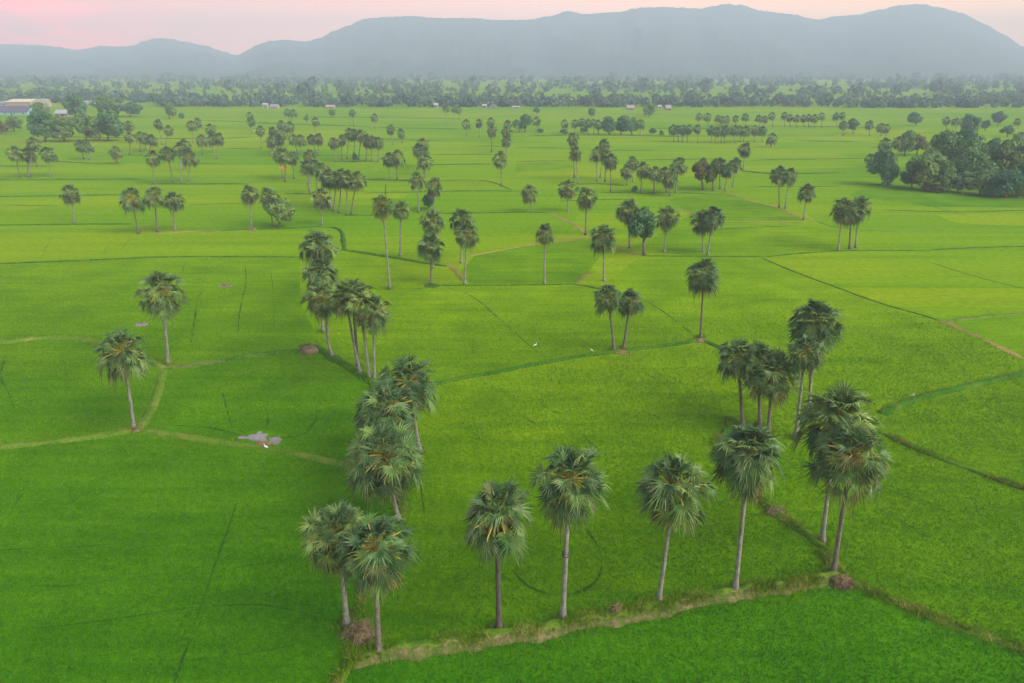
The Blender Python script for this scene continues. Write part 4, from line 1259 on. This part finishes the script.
# ------------------------------------------------------------------ far houses
hcount = 0
def house(px, py, wpx, hpx, label, wall, roof, depth=8.0, rise=0.45, name='house', cat='house', nwin=3, group='houses at the edge of the far wood', ridge='x', over=0.5):
    if group.startswith('houses'): wpx, hpx = wpx * 0.82, hpx * 0.8
    bx, by = G(px, py)
    xa, _, _ = at(px - wpx/2, py, by); xb, _, _ = at(px + wpx/2, py, by)
    w = xb - xa
    _, _, zt = at(px, py - hpx, by)
    hw = zt * (1 - rise)
    root = empty(name, (bx, by + depth/2, 0)); tag(root, label, cat, group)
    mb = MB(); mb.box((0, 0, hw/2), (w, depth, hw))
    if ridge == 'y':
        for s in (-1, 1):
            y = s*(depth/2 - 0.002)
            mb.add([(-w/2, y, hw), (w/2, y, hw), (0, y, zt - 0.12)], [(0, 1, 2)])
    else:
        for s in (-1, 1):
            x = s*(w/2 - 0.002)
            mb.add([(x, -depth/2, hw), (x, depth/2, hw), (x, 0, zt - 0.12)], [(0, 1, 2)])
    mb.build('wall', wall, root)
    rb = MB(); t = 0.15
    if ridge == 'x':
        L = w/2 + over; d = depth/2 + over; ze = hw - over*(zt-hw)/(depth/2)
        for s in (-1, 1):
            rb.add([(-L, s*d, ze), (L, s*d, ze), (L, 0, zt), (-L, 0, zt), (-L, s*d, ze+t), (L, s*d, ze+t), (L, 0, zt+t), (-L, 0, zt+t)],
                   [(0,1,2,3),(4,5,6,7),(0,1,5,4),(1,2,6,5),(3,0,4,7)])
    else:
        L = depth/2 + over; d = w/2 + over; ze = hw - over*(zt-hw)/(w/2)
        for s in (-1, 1):
            rb.add([(s*d, -L, ze), (s*d, L, ze), (0, L, zt), (0, -L, zt), (s*d, -L, ze+t), (s*d, L, ze+t), (0, L, zt+t), (0, -L, zt+t)],
                   [(0,1,2,3),(4,5,6,7),(0,1,5,4),(1,2,6,5),(3,0,4,7)])
    rb.build('roof', roof, root)
    dm = MB(); dm.box((w*0.05, -depth/2 - 0.03, min(1.05, hw*0.4)), (1.1, 0.08, min(2.1, hw*0.8))); dm.build('door', M['opening'], root)
    for k in range(nwin):
        x = -w/2 + w*(k+0.5)/nwin
        if abs(x - w*0.05) < 1.2: x += 1.9
        if abs(x) > w/2 - 0.6: continue
        wm = MB(); wm.box((x, -depth/2 - 0.03, hw*0.55), (1.1, 0.07, min(1.2, hw*0.35))); wm.build('window', M['opening'], root)
    return root

house(20.5, 113, 24, 13.5, 'long beige warehouse with a cream roof behind the left grove', M['wall_beige'], M['roof_cream'], 22, 0.18, 'warehouse', 'warehouse', 5, 'buildings at the left edge')
house(34, 112.5, 5, 13, 'narrow brick end building at the right of the beige warehouse', M['wall_brick'], M['roof_cream'], 12, 0.15, 'brick_building', 'building', 1, 'buildings at the left edge')
house(10, 115, 36, 8.5, 'low shed with a long dark roof before the beige warehouse', M['wall_teal'], M['roof_dark'], 14, 0.62, 'shed', 'shed', 4, 'buildings at the left edge')
house(61.5, 116.5, 13, 6.5, 'house with a white roof half hidden behind the left grove', M['wall_brick'], M['roof_white'], 9, 0.5, group='buildings at the left edge')
house(43, 107, 9, 8, 'small house with white roof beyond the warehouse', M['wall_beige'], M['roof_white'], 8, 0.35, group='buildings at the left edge')
house(3, 106.5, 8, 5.5, 'white house at the left edge behind the dark roofed shed', M['wall_white'], M['roof_grey'], 8, 0.3, group='buildings at the left edge')
house(85, 104.5, 5, 4.5, 'left one of two tiny white houses among the hazy left trees', M['wall_white'], M['roof_white'], 6, 0.3)
house(92, 104.5, 5, 4.5, 'right one of two tiny white houses among the hazy left trees', M['wall_white'], M['roof_white'], 6, 0.3)
house(264.8, 108.2, 5.5, 6.2, 'small bright white house at the far wood edge left of centre', M['wall_white'], M['roof_white'], 6, 0.25)
house(274, 108.4, 9, 5.2, 'low house with purple grey roof right of the bright white house', M['wall_beige'], M['roof_grey'], 7, 0.6)
house(330, 108.2, 10, 4, 'low pinkish house in front of the far wood', M['wall_beige'], M['roof_pink'], 6, 0.6)
house(436, 108, 4.5, 6, 'tiny white house deep in the far wood at centre', M['wall_white'], M['roof_white'], 5, 0.3)
house(484.5, 108.2, 5, 4.8, 'tiny white house left of the grey gabled barn', M['wall_white'], M['roof_white'], 5, 0.3)
house(492.5, 108.5, 9, 5.5, 'grey barn with a steep gable facing the fields', M['roof_grey'], M['roof_grey'], 8, 0.75, 'barn', 'barn', 0, ridge='y')
house(516, 108.3, 9, 2.6, 'long low white hut right of the grey barn', M['wall_white'], M['roof_white'], 5, 0.35, 'hut', 'hut', 2)
house(630.5, 110, 8.5, 6, 'house with a dull pinkish roof before the far wood', M['wall_brick'], M['roof_pink'], 7, 0.55)
house(659.7, 109.2, 4, 5, 'tiny white house right of the hazy broad tree', M['wall_white'], M['roof_white'], 5, 0.3)
house(668.5, 110, 6, 6, 'house with a dusty pink roof right of the tiny white house', M['wall_brick'], M['roof_pink'], 7, 0.6)
house(706, 87.5, 7, 3.2, 'white building far out below the hills', M['wall_white'], M['roof_white'], 20, 0.2, 'white_building', 'building', 3)

# ------------------------------------------------------------------ hills
RIDGE = [(-700, 30), (-500, 44), (-300, 34), (-150, 40), (-60, 42), (0, 44), (40, 45), (60, 47), (75, 50), (90, 48), (100, 45.5), (118, 46.5), (130, 46), (145, 41), (155, 38), (168, 38.5), (185, 41.5), (205, 45.5), (222, 51), (237, 55.5),
         (248, 50), (256, 45), (270, 41), (285, 39.5), (305, 41.5), (320, 38), (333, 31), (350, 25), (365, 18.5), (385, 17), (410, 16), (440, 18), (470, 18), (500, 20), (530, 19.5), (553, 15.5), (568, 10.5), (582, 14), (600, 13), (618, 12), (640, 7.5), (665, 7), (700, 8.5), (725, 4), (742, 5), (762, 11), (790, 14), (817, 19.5), (835, 16.5), (858, 14.5), (880, 9.5), (900, 5), (922, 4), (940, 7.5), (962, 13), (985, 24), (1003, 34), (1024, 47), (1060, 56), (1110, 50), (1180, 38), (1260, 30), (1350, 34), (1450, 44), (1600, 40), (1750, 30)]
def ridge_y(px):
    for (a, ya), (b, yb) in zip(RIDGE, RIDGE[1:]):
        if a <= px <= b:
            t = (px - a)/(b - a); t = t*t*(3-2*t)*0.6 + t*0.4
            return ya + (yb - ya)*t
    return RIDGE[0][1] if px < RIDGE[0][0] else RIDGE[-1][1]

def hills():
    cols = np.arange(-560, 1620, 1.8)
    rows = [0, 0.06, 0.12, 0.2, 0.28, 0.36, 0.44, 0.52, 0.6, 0.68, 0.76, 0.84, 0.9, 0.95, 1.0, 1.1, 1.3, 1.6, 2.0]
    V, Fc = [], []
    for px in cols:
        py = ridge_y(px)
        left = px < 240
        Yr = 2750 if not left else 3050
        w = 1/(1+math.exp(-(px-238)/6.0))
        Yr = 4900*(1-w) + 4400*w
        Yr += 90*mnoise.noise(Vector((px*0.01, 0, 0)))
        xr, _, zr = at(px, py, Yr)
        Y0 = 2420 + 120*mnoise.noise(Vector((px*0.006, 3, 0)))
        for t in rows:
            if t <= 1:
                Y = Y0 + (Yr - Y0)*t
                s = t**1.15
                x = xr * Y / Yr
                g = mnoise.fractal(Vector((x*0.004, Y*0.0023, 0)), 1.0, 2.0, 4)
                gul = abs(mnoise.noise(Vector((x*0.005 + 0.3*mnoise.noise(Vector((x*.012, Y*.006, 2))), Y*0.0008, 8))))
                z = zr*s*(1 - 0.5*(1-t)*gul*2.0) + 42*g*t*(1-t)*2
                zmax = H + (zr - H)*Y/Yr - 1.5*(1-t)*6
                if t > 0.5: z = min(z, zmax)
                z += 5.0*mnoise.noise(Vector((x*0.035, Y*0.02, 4))) * (0.3 if t == 1 else 1) * min(1, t*6)
                if t == 1: z = zr + 6.0*mnoise.noise(Vector((x*0.03, 0, 1))) + 5.0*mnoise.noise(Vector((x*0.09, 0, 5)))
                if t == 0: z = -0.5
            else:
                Y = Yr + (t-1)*1000; x = xr*Y/Yr
                z = zr*(1 - (t-1)*0.9)
            V.append((x, Y, z))
    k = len(rows)
    for i in range(len(cols)-1):
        for j in range(k-1):
            Fc.append((i*k+j, (i+1)*k+j, (i+1)*k+j+1, i*k+j+1))
    m, nt = new_mat('forested_hill')
    P = pos(nt)
    n1 = noise_n(nt, mapping(nt, P, (1.0, 0.35, 0.35)), 0.02, 7, 0.7).outputs[0]
    rr = ramp(nt, [(0.34, (0.022, 0.05, 0.036)), (0.52, (0.045, 0.08, 0.05)), (0.68, (0.085, 0.11, 0.07))])
    nt.links.new(n1, rr.inputs[0])
    n2 = noise_n(nt, P, 0.09, 4, 0.7).outputs[0]
    finish(nt, rr.outputs[0], 0.95, 0.05, 0, n2, 9.0)
    o = mesh_obj('hills', V, Fc, m, smooth=True)
    tag(o, kind='structure')
    return max(v[2] for v in V)
ztop = hills()
# low wooded rise before the hills at right
def knoll(px0, px1, py, top, name='hills'):
    bx, by = G((px0+px1)/2, py)
    xa = at(px0, py, by)[0]; xb = at(px1, py, by)[0]; zt = at(0, top, by)[2]
    V, Fc = [], []
    nx, ny = 40, 16
    for i in range(nx+1):
        for j in range(ny+1):
            u = i/nx; v = j/ny
            x = xa + (xb-xa)*u; y = by + 260*v
            z = zt * math.sin(math.pi*u)**0.8 * math.sin(math.pi*v)**0.8 * (1 + 0.25*mnoise.noise(Vector((x*0.03, y*0.03, 0)))) - 0.4
            V.append((x, y, z))
    for i in range(nx):
        for j in range(ny):
            Fc.append((i*(ny+1)+j, (i+1)*(ny+1)+j, (i+1)*(ny+1)+j+1, i*(ny+1)+j+1))
    o = mesh_obj(name, V, Fc, bpy.data.materials['forested_hill'], smooth=True); tag(o, kind='structure')
knoll(902, 938, 89, 83.5)

# ------------------------------------------------------------------ heaps, roots, birds
def heap(px, py, rx, h, label, mats, name, nstick=40, sticks=None, seed=1, up=0.0):
    rr = random.Random(seed)
    bx, by = G(px, py)
    root = empty(name, (bx, by, up)); tag(root, label, 'heap')
    V, Fc = [], []
    n, m = 20, 7
    for j in range(m+1):
        t = j/m
        for i in range(n):
            a = 2*math.pi*i/n
            q = rx*math.cos(t*math.pi/2)*(1 + 0.3*mnoise.noise(Vector((math.cos(a)*2+seed, math.sin(a)*2, t*2))))
            V.append((q*math.cos(a), q*math.sin(a)*0.8, h*math.sin(t*math.pi/2)*(1+0.25*mnoise.noise(Vector((math.cos(a)*3, math.sin(a)*3+seed, 5)))) - 0.08))
    for j in range(m):
        for i in range(n):
            Fc.append((j*n+i, j*n+(i+1)%n, (j+1)*n+(i+1)%n, (j+1)*n+i))
    mesh_obj('mound', V, Fc, mats[0], root, smooth=True)
    mb = MB()
    for k in range(nstick):
        a = rr.uniform(0, 6.28); t = rr.uniform(0.05, 0.95)
        p = Vector((rx*math.cos(t*1.57)*math.cos(a), rx*math.cos(t*1.57)*math.sin(a)*0.8, h*math.sin(t*1.57)))
        d = Vector((rr.uniform(-1, 1), rr.uniform(-1, 1), rr.uniform(-0.5, 0.7))).normalized()
        L = rr.uniform(0.5, 1.5)*max(rx*0.8, 0.7)
        mb.tube([p - d*L*0.5, p + Vector((0, 0, 0.08)), p + d*L*0.5 - Vector((0, 0, 0.15*L))], [0.018, 0.032, 0.012], 4)
        if rr.random() < 0.5:
            u = d.cross(Vector((0, 0, 1))).normalized()
            q = p + d*L*0.5
            vs = [q]; fs = []
            for s in range(7):
                aa = -1.1 + 2.2*s/6
                e = q + (d*math.cos(aa) + u*math.sin(aa))*L*0.6 + Vector((0, 0, rr.uniform(-.2, .1)))
                w = u*0.06*rx
                i = len(vs); vs += [e - w*0.3, e + w*0.3]; fs.append((0, i, i+1))
            mb.add(vs, fs)
    mb.build(sticks or 'dry_fronds', mats[1], root)
    return root
heap(361, 638, 0.95, 1.15, 'tall pile of dry brown palm fronds between the two dyke corner palms', [M['heap_soil'], M['straw']], 'frond_pile', 150, 'dry_fronds', 2)
heap(309, 352, 1.5, 0.9, 'brown earth heap with dry sticks at the end of the dark bank', [M['heap_soil'], M['straw']], 'earth_heap', 36, 'dry_sticks', 3)
heap(616, 615, 0.5, 0.6, 'small stump of matted dry roots on the front dyke', [M['heap_soil'], M['straw']], 'root_stump', 30, 'root_strands', 4, 0.25)
heap(775, 513, 0.9, 0.35, 'low heap of dry debris on the small bank right of the main plot', [M['heap_soil'], M['straw']], 'debris_heap', 26, 'dry_sticks', 5, 0.15)
heap(226, 285.5, 1.0, 0.45, 'low brown mud heap in the field left of the stacked palms', [M['heap_soil'], M['straw']], 'mud_heap', 10, 'dry_sticks', 6)
heap(141, 325, 1.1, 0.4, 'low grey mud heap left of the upright lone palm', [M['mud'], M['straw']], 'mud_heap', 10, 'dry_sticks', 7)
heap(432, 286, 1.6, 0.4, 'dark earth mound at the foot of the upright palm pair', [M['bank_dark'], M['straw']], 'earth_mound', 12, 'dry_sticks', 8)
heap(620, 351.5, 1.4, 0.35, 'brownish earth mound at the feet of the twin palms', [M['clay'], M['straw']], 'earth_mound', 14, 'dry_sticks', 9)
heap(701, 341, 1.1, 0.45, 'small earth mound at the foot of the middle bank end palm', [M['heap_soil'], M['straw']], 'earth_mound', 10, 'dry_sticks', 10)
heap(137, 430, 0.9, 0.4, 'small earth mound at the foot of the curved lone palm', [M['heap_soil'], M['straw']], 'earth_mound', 10, 'dry_sticks', 11)
heap(252, 230, 1.3, 0.6, 'pinkish earth mound under the palm left of the shrub tree', [M['heap_soil'], M['straw']], 'earth_mound', 8, 'dry_sticks', 12)
heap(800, 440, 0.9, 0.4, 'grassy mound under the five palm clump', [M['bank_dark'], M['straw']], 'earth_mound', 8, 'dry_sticks', 14)

def root_mound(px, py):
    rr = random.Random(8)
    bx, by = G(px, py)
    root = heap(px, py, 0.85, 0.62, 'mound of exposed pinkish roots at the end of the front dyke', [M['heap_soil'], M['straw']], 'root_mound', 12, 'dry_sticks', 13)
    mb = MB()
    for k in range(90):
        a = rr.uniform(-2.9, 0.3)
        r0 = rr.uniform(0.1, 0.5); r1 = rr.uniform(0.9, 1.35)
        q1 = rr.uniform(0.5, 0.8); w = rr.uniform(0.012, 0.035); a2 = a + rr.uniform(-0.3, 0.3)
        mb.tube([(r0*math.cos(a)-0.25, r0*math.sin(a)*0.8+0.15, rr.uniform(0.6, 0.85)), (q1*r1*math.cos(a), q1*r1*math.sin(a)*0.8, rr.uniform(0.3, 0.6)), (r1*math.cos(a2), r1*math.sin(a2)*0.8, -0.05)], [w, w, w*0.6], 4)
    mb.build('exposed_roots', M['clay'] if False else M['straw'], root)
root_mound(840, 583)

def egret(px, py, hgt, label, rz, crouch=False):
    bx, by = G(px, py)
    root = empty('egret', (bx, by, 0.0)); root.rotation_euler = (0, 0, rz); tag(root, label, 'bird', 'white egrets in the rice')
    s = hgt
    me = bpy.data.meshes.new('body')
    pts = [(-0.34, 0, 0.42), (-0.20, 0, 0.50), (-0.02, 0, 0.56), (0.10, 0, 0.60), (0.17, 0, 0.70), (0.13, 0, 0.80), (0.12, 0, 0.90), (0.17, 0, 0.97), (0.23, 0, 0.96)]
    rad = [0.02, 0.07, 0.11, 0.085, 0.045, 0.03, 0.028, 0.038, 0.022]
    me.from_pydata([(p[0]*s, p[1]*s, p[2]*s) for p in pts], [(i, i+1) for i in range(len(pts)-1)], [])
    me.materials.append(M['feather'])
    o = link('body', me, root)
    md = o.modifiers.new('Skin', 'SKIN')
    for v, r_ in zip(me.skin_vertices[0].data if me.skin_vertices else [], rad):
        v.radius = (r_*s, r_*s)
    sb = o.modifiers.new('Subdivision', 'SUBSURF'); sb.levels = 2; sb.render_levels = 2
    mb = MB(); mb.tube([(0.24*s, 0, 0.96*s), (0.38*s, 0, 0.93*s)], [0.016*s, 0.003*s], 6); mb.build('bill', M['bill'], root)
    for sd in (-1, 1):
        mb = MB(); mb.tube([(0, sd*0.04*s, 0.5*s), (-0.03*s, sd*0.045*s, 0.25*s), (0, sd*0.05*s, -0.02)], [0.018*s, 0.01*s, 0.01*s], 6); mb.build('leg', M['leg_dark'], root)
        w = MB(); w.add([(0.08*s, sd*0.10*s, 0.60*s), (-0.08*s, sd*0.125*s, 0.60*s), (-0.40*s, sd*0.03*s, 0.41*s), (-0.12*s, sd*0.115*s, 0.47*s), (0.06*s, sd*0.10*s, 0.50*s)], [(0, 1, 2, 3, 4)]); 
        ow = w.build('wing', M['feather'], root)
        sol = ow.modifiers.new('Solidify', 'SOLIDIFY'); sol.thickness = 0.03*s
egret(535.5, 348, 0.95, 'white egret standing alone in the rice of the centre plot', 0.3)
egret(591.5, 352.5, 0.75, 'white egret in the rice just left of the twin palms', 2.6)
egret(912, 399, 0.95, 'white egret beside the dark bank at right', -1.2)
egret(266, 450, 0.85, 'white egret on the bank below the muddy patch', 2.9)

# ------------------------------------------------------------------ air, sky, light
def haze():
    mb = MB()
    mb.box((0, 2775, (ztop + 8)/2 - 0.5), (14100, 6550, ztop + 9))
    m, nt = new_mat('haze_air')
    v = N(nt, 'ShaderNodeVolumePrincipled')
    v.inputs['Color'].default_value = (0.75, 0.935, 1.0, 1)
    v.inputs['Density'].default_value = HAZE_D
    v.inputs['Anisotropy'].default_value = 0.0
    out = N(nt, 'ShaderNodeOutputMaterial')
    nt.links.new(v.outputs[0], out.inputs['Volume'])
    o = mb.build('haze', m); tag(o, kind='stuff')
HAZE_D = 0.00038
haze()

SUN_EL, SUN_AZ = 38.0, 118.0      # azimuth measured from +Y (view direction) towards +X (right)
world = bpy.data.worlds.new("World"); scene.world = world; world.use_nodes = True
nt = world.node_tree; nt.nodes.clear()
sky = N(nt, 'ShaderNodeTexSky', sky_type='NISHITA')
sky.sun_disc = False
sky.sun_elevation = math.radians(SUN_EL)
sky.sun_rotation = math.radians(SUN_AZ)
sky.air_density = 1.2; sky.dust_density = 3.0; sky.ozone_density = 1.0
tc = N(nt, 'ShaderNodeTexCoord').outputs['Generated']
sepx = N(nt, 'ShaderNodeSeparateXYZ'); nt.links.new(tc, sepx.inputs[0])
bg1 = N(nt, 'ShaderNodeBackground'); bg1.inputs[1].default_value = 0.13
nt.links.new(sky.outputs[0], bg1.inputs[0])
# evening glow low over the hills, with a pink cloud bank to the left
el = ramp(nt, [(0.0, (1.0, 1.0, 1.0)), (0.085, (1.0, 1.0, 1.0)), (0.13, (0.3, 0.3, 0.3)), (0.22, (0, 0, 0))])
nt.links.new(sepx.outputs[2], el.inputs[0])
hue = ramp(nt, [(0.0, (1.15, 0.36, 0.28)), (0.25, (1.22, 0.46, 0.32)), (0.52, (1.34, 0.64, 0.40)), (0.75, (1.55, 0.72, 0.30)), (1.0, (1.55, 0.72, 0.24))])
mr = N(nt, 'ShaderNodeMapRange'); mr.inputs[1].default_value = -0.75; mr.inputs[2].default_value = 0.75
nt.links.new(sepx.outputs[0], mr.inputs[0]); nt.links.new(mr.outputs[0], hue.inputs[0])
cn = noise_n(nt, mapping(nt, tc, (9, 9, 34)), 1.0, 5, 0.6).outputs[0]
cr_ = ramp(nt, [(0.44, (0, 0, 0)), (0.56, (1, 1, 1))]); nt.links.new(cn, cr_.inputs[0])
lm = ramp(nt, [(0.06, (1, 1, 1)), (0.24, (0, 0, 0))]); nt.links.new(mr.outputs[0], lm.inputs[0])
cm = mixc(nt, 1.0, cr_.outputs[0], lm.outputs[0], 'MULTIPLY')
glow = mixc(nt, cm, hue.outputs[0], (2.7, 0.20, 0.22))
lowb = ramp(nt, [(0.0, (1.45, 1.38, 1.30)), (0.03, (1.3, 1.22, 1.16)), (0.085, (1.0, 1.0, 1.0))]); nt.links.new(sepx.outputs[2], lowb.inputs[0])
glow = mixc(nt, 1.0, glow, lowb.outputs[0], 'MULTIPLY')
bg2 = N(nt, 'ShaderNodeBackground'); nt.links.new(glow, bg2.inputs[0]); bg2.inputs[1].default_value = 1.0
mx = N(nt, 'ShaderNodeMixShader')
nt.links.new(el.outputs[0], mx.inputs[0]); nt.links.new(bg1.outputs[0], mx.inputs[1]); nt.links.new(bg2.outputs[0], mx.inputs[2])
wo = N(nt, 'ShaderNodeOutputWorld'); nt.links.new(mx.outputs[0], wo.inputs[0])

sd = bpy.data.lights.new('sun', 'SUN'); sd.energy = 1.6; sd.angle = math.radians(52); sd.color = (1.0, 0.93, 0.82)
so = bpy.data.objects.new('sun', sd); COL.objects.link(so)
a, e = math.radians(SUN_AZ), math.radians(SUN_EL)
to_sun = Vector((math.sin(a)*math.cos(e), math.cos(a)*math.cos(e), math.sin(e)))
so.rotation_euler = to_sun.to_track_quat('Z', 'Y').to_euler()
so.location = to_sun * 300

# ------------------------------------------------------------------ render settings
scene.view_settings.view_transform = 'Standard'
scene.view_settings.look = 'None'
scene.view_settings.gamma = 1.0
scene.view_settings.exposure = 1.02
scene.render.engine = 'CYCLES'
cy = scene.cycles
cy.max_bounces = 4; cy.diffuse_bounces = 2; cy.glossy_bounces = 1; cy.transmission_bounces = 2; cy.volume_bounces = 0; cy.transparent_max_bounces = 4
cy.caustics_reflective = False; cy.caustics_refractive = False
cy.use_denoising = True
cy.denoiser = 'OPENIMAGEDENOISE'
cy.use_adaptive_sampling = False
cy.adaptive_threshold = 0.02
print('palms', palm_count, 'trees', tcount)
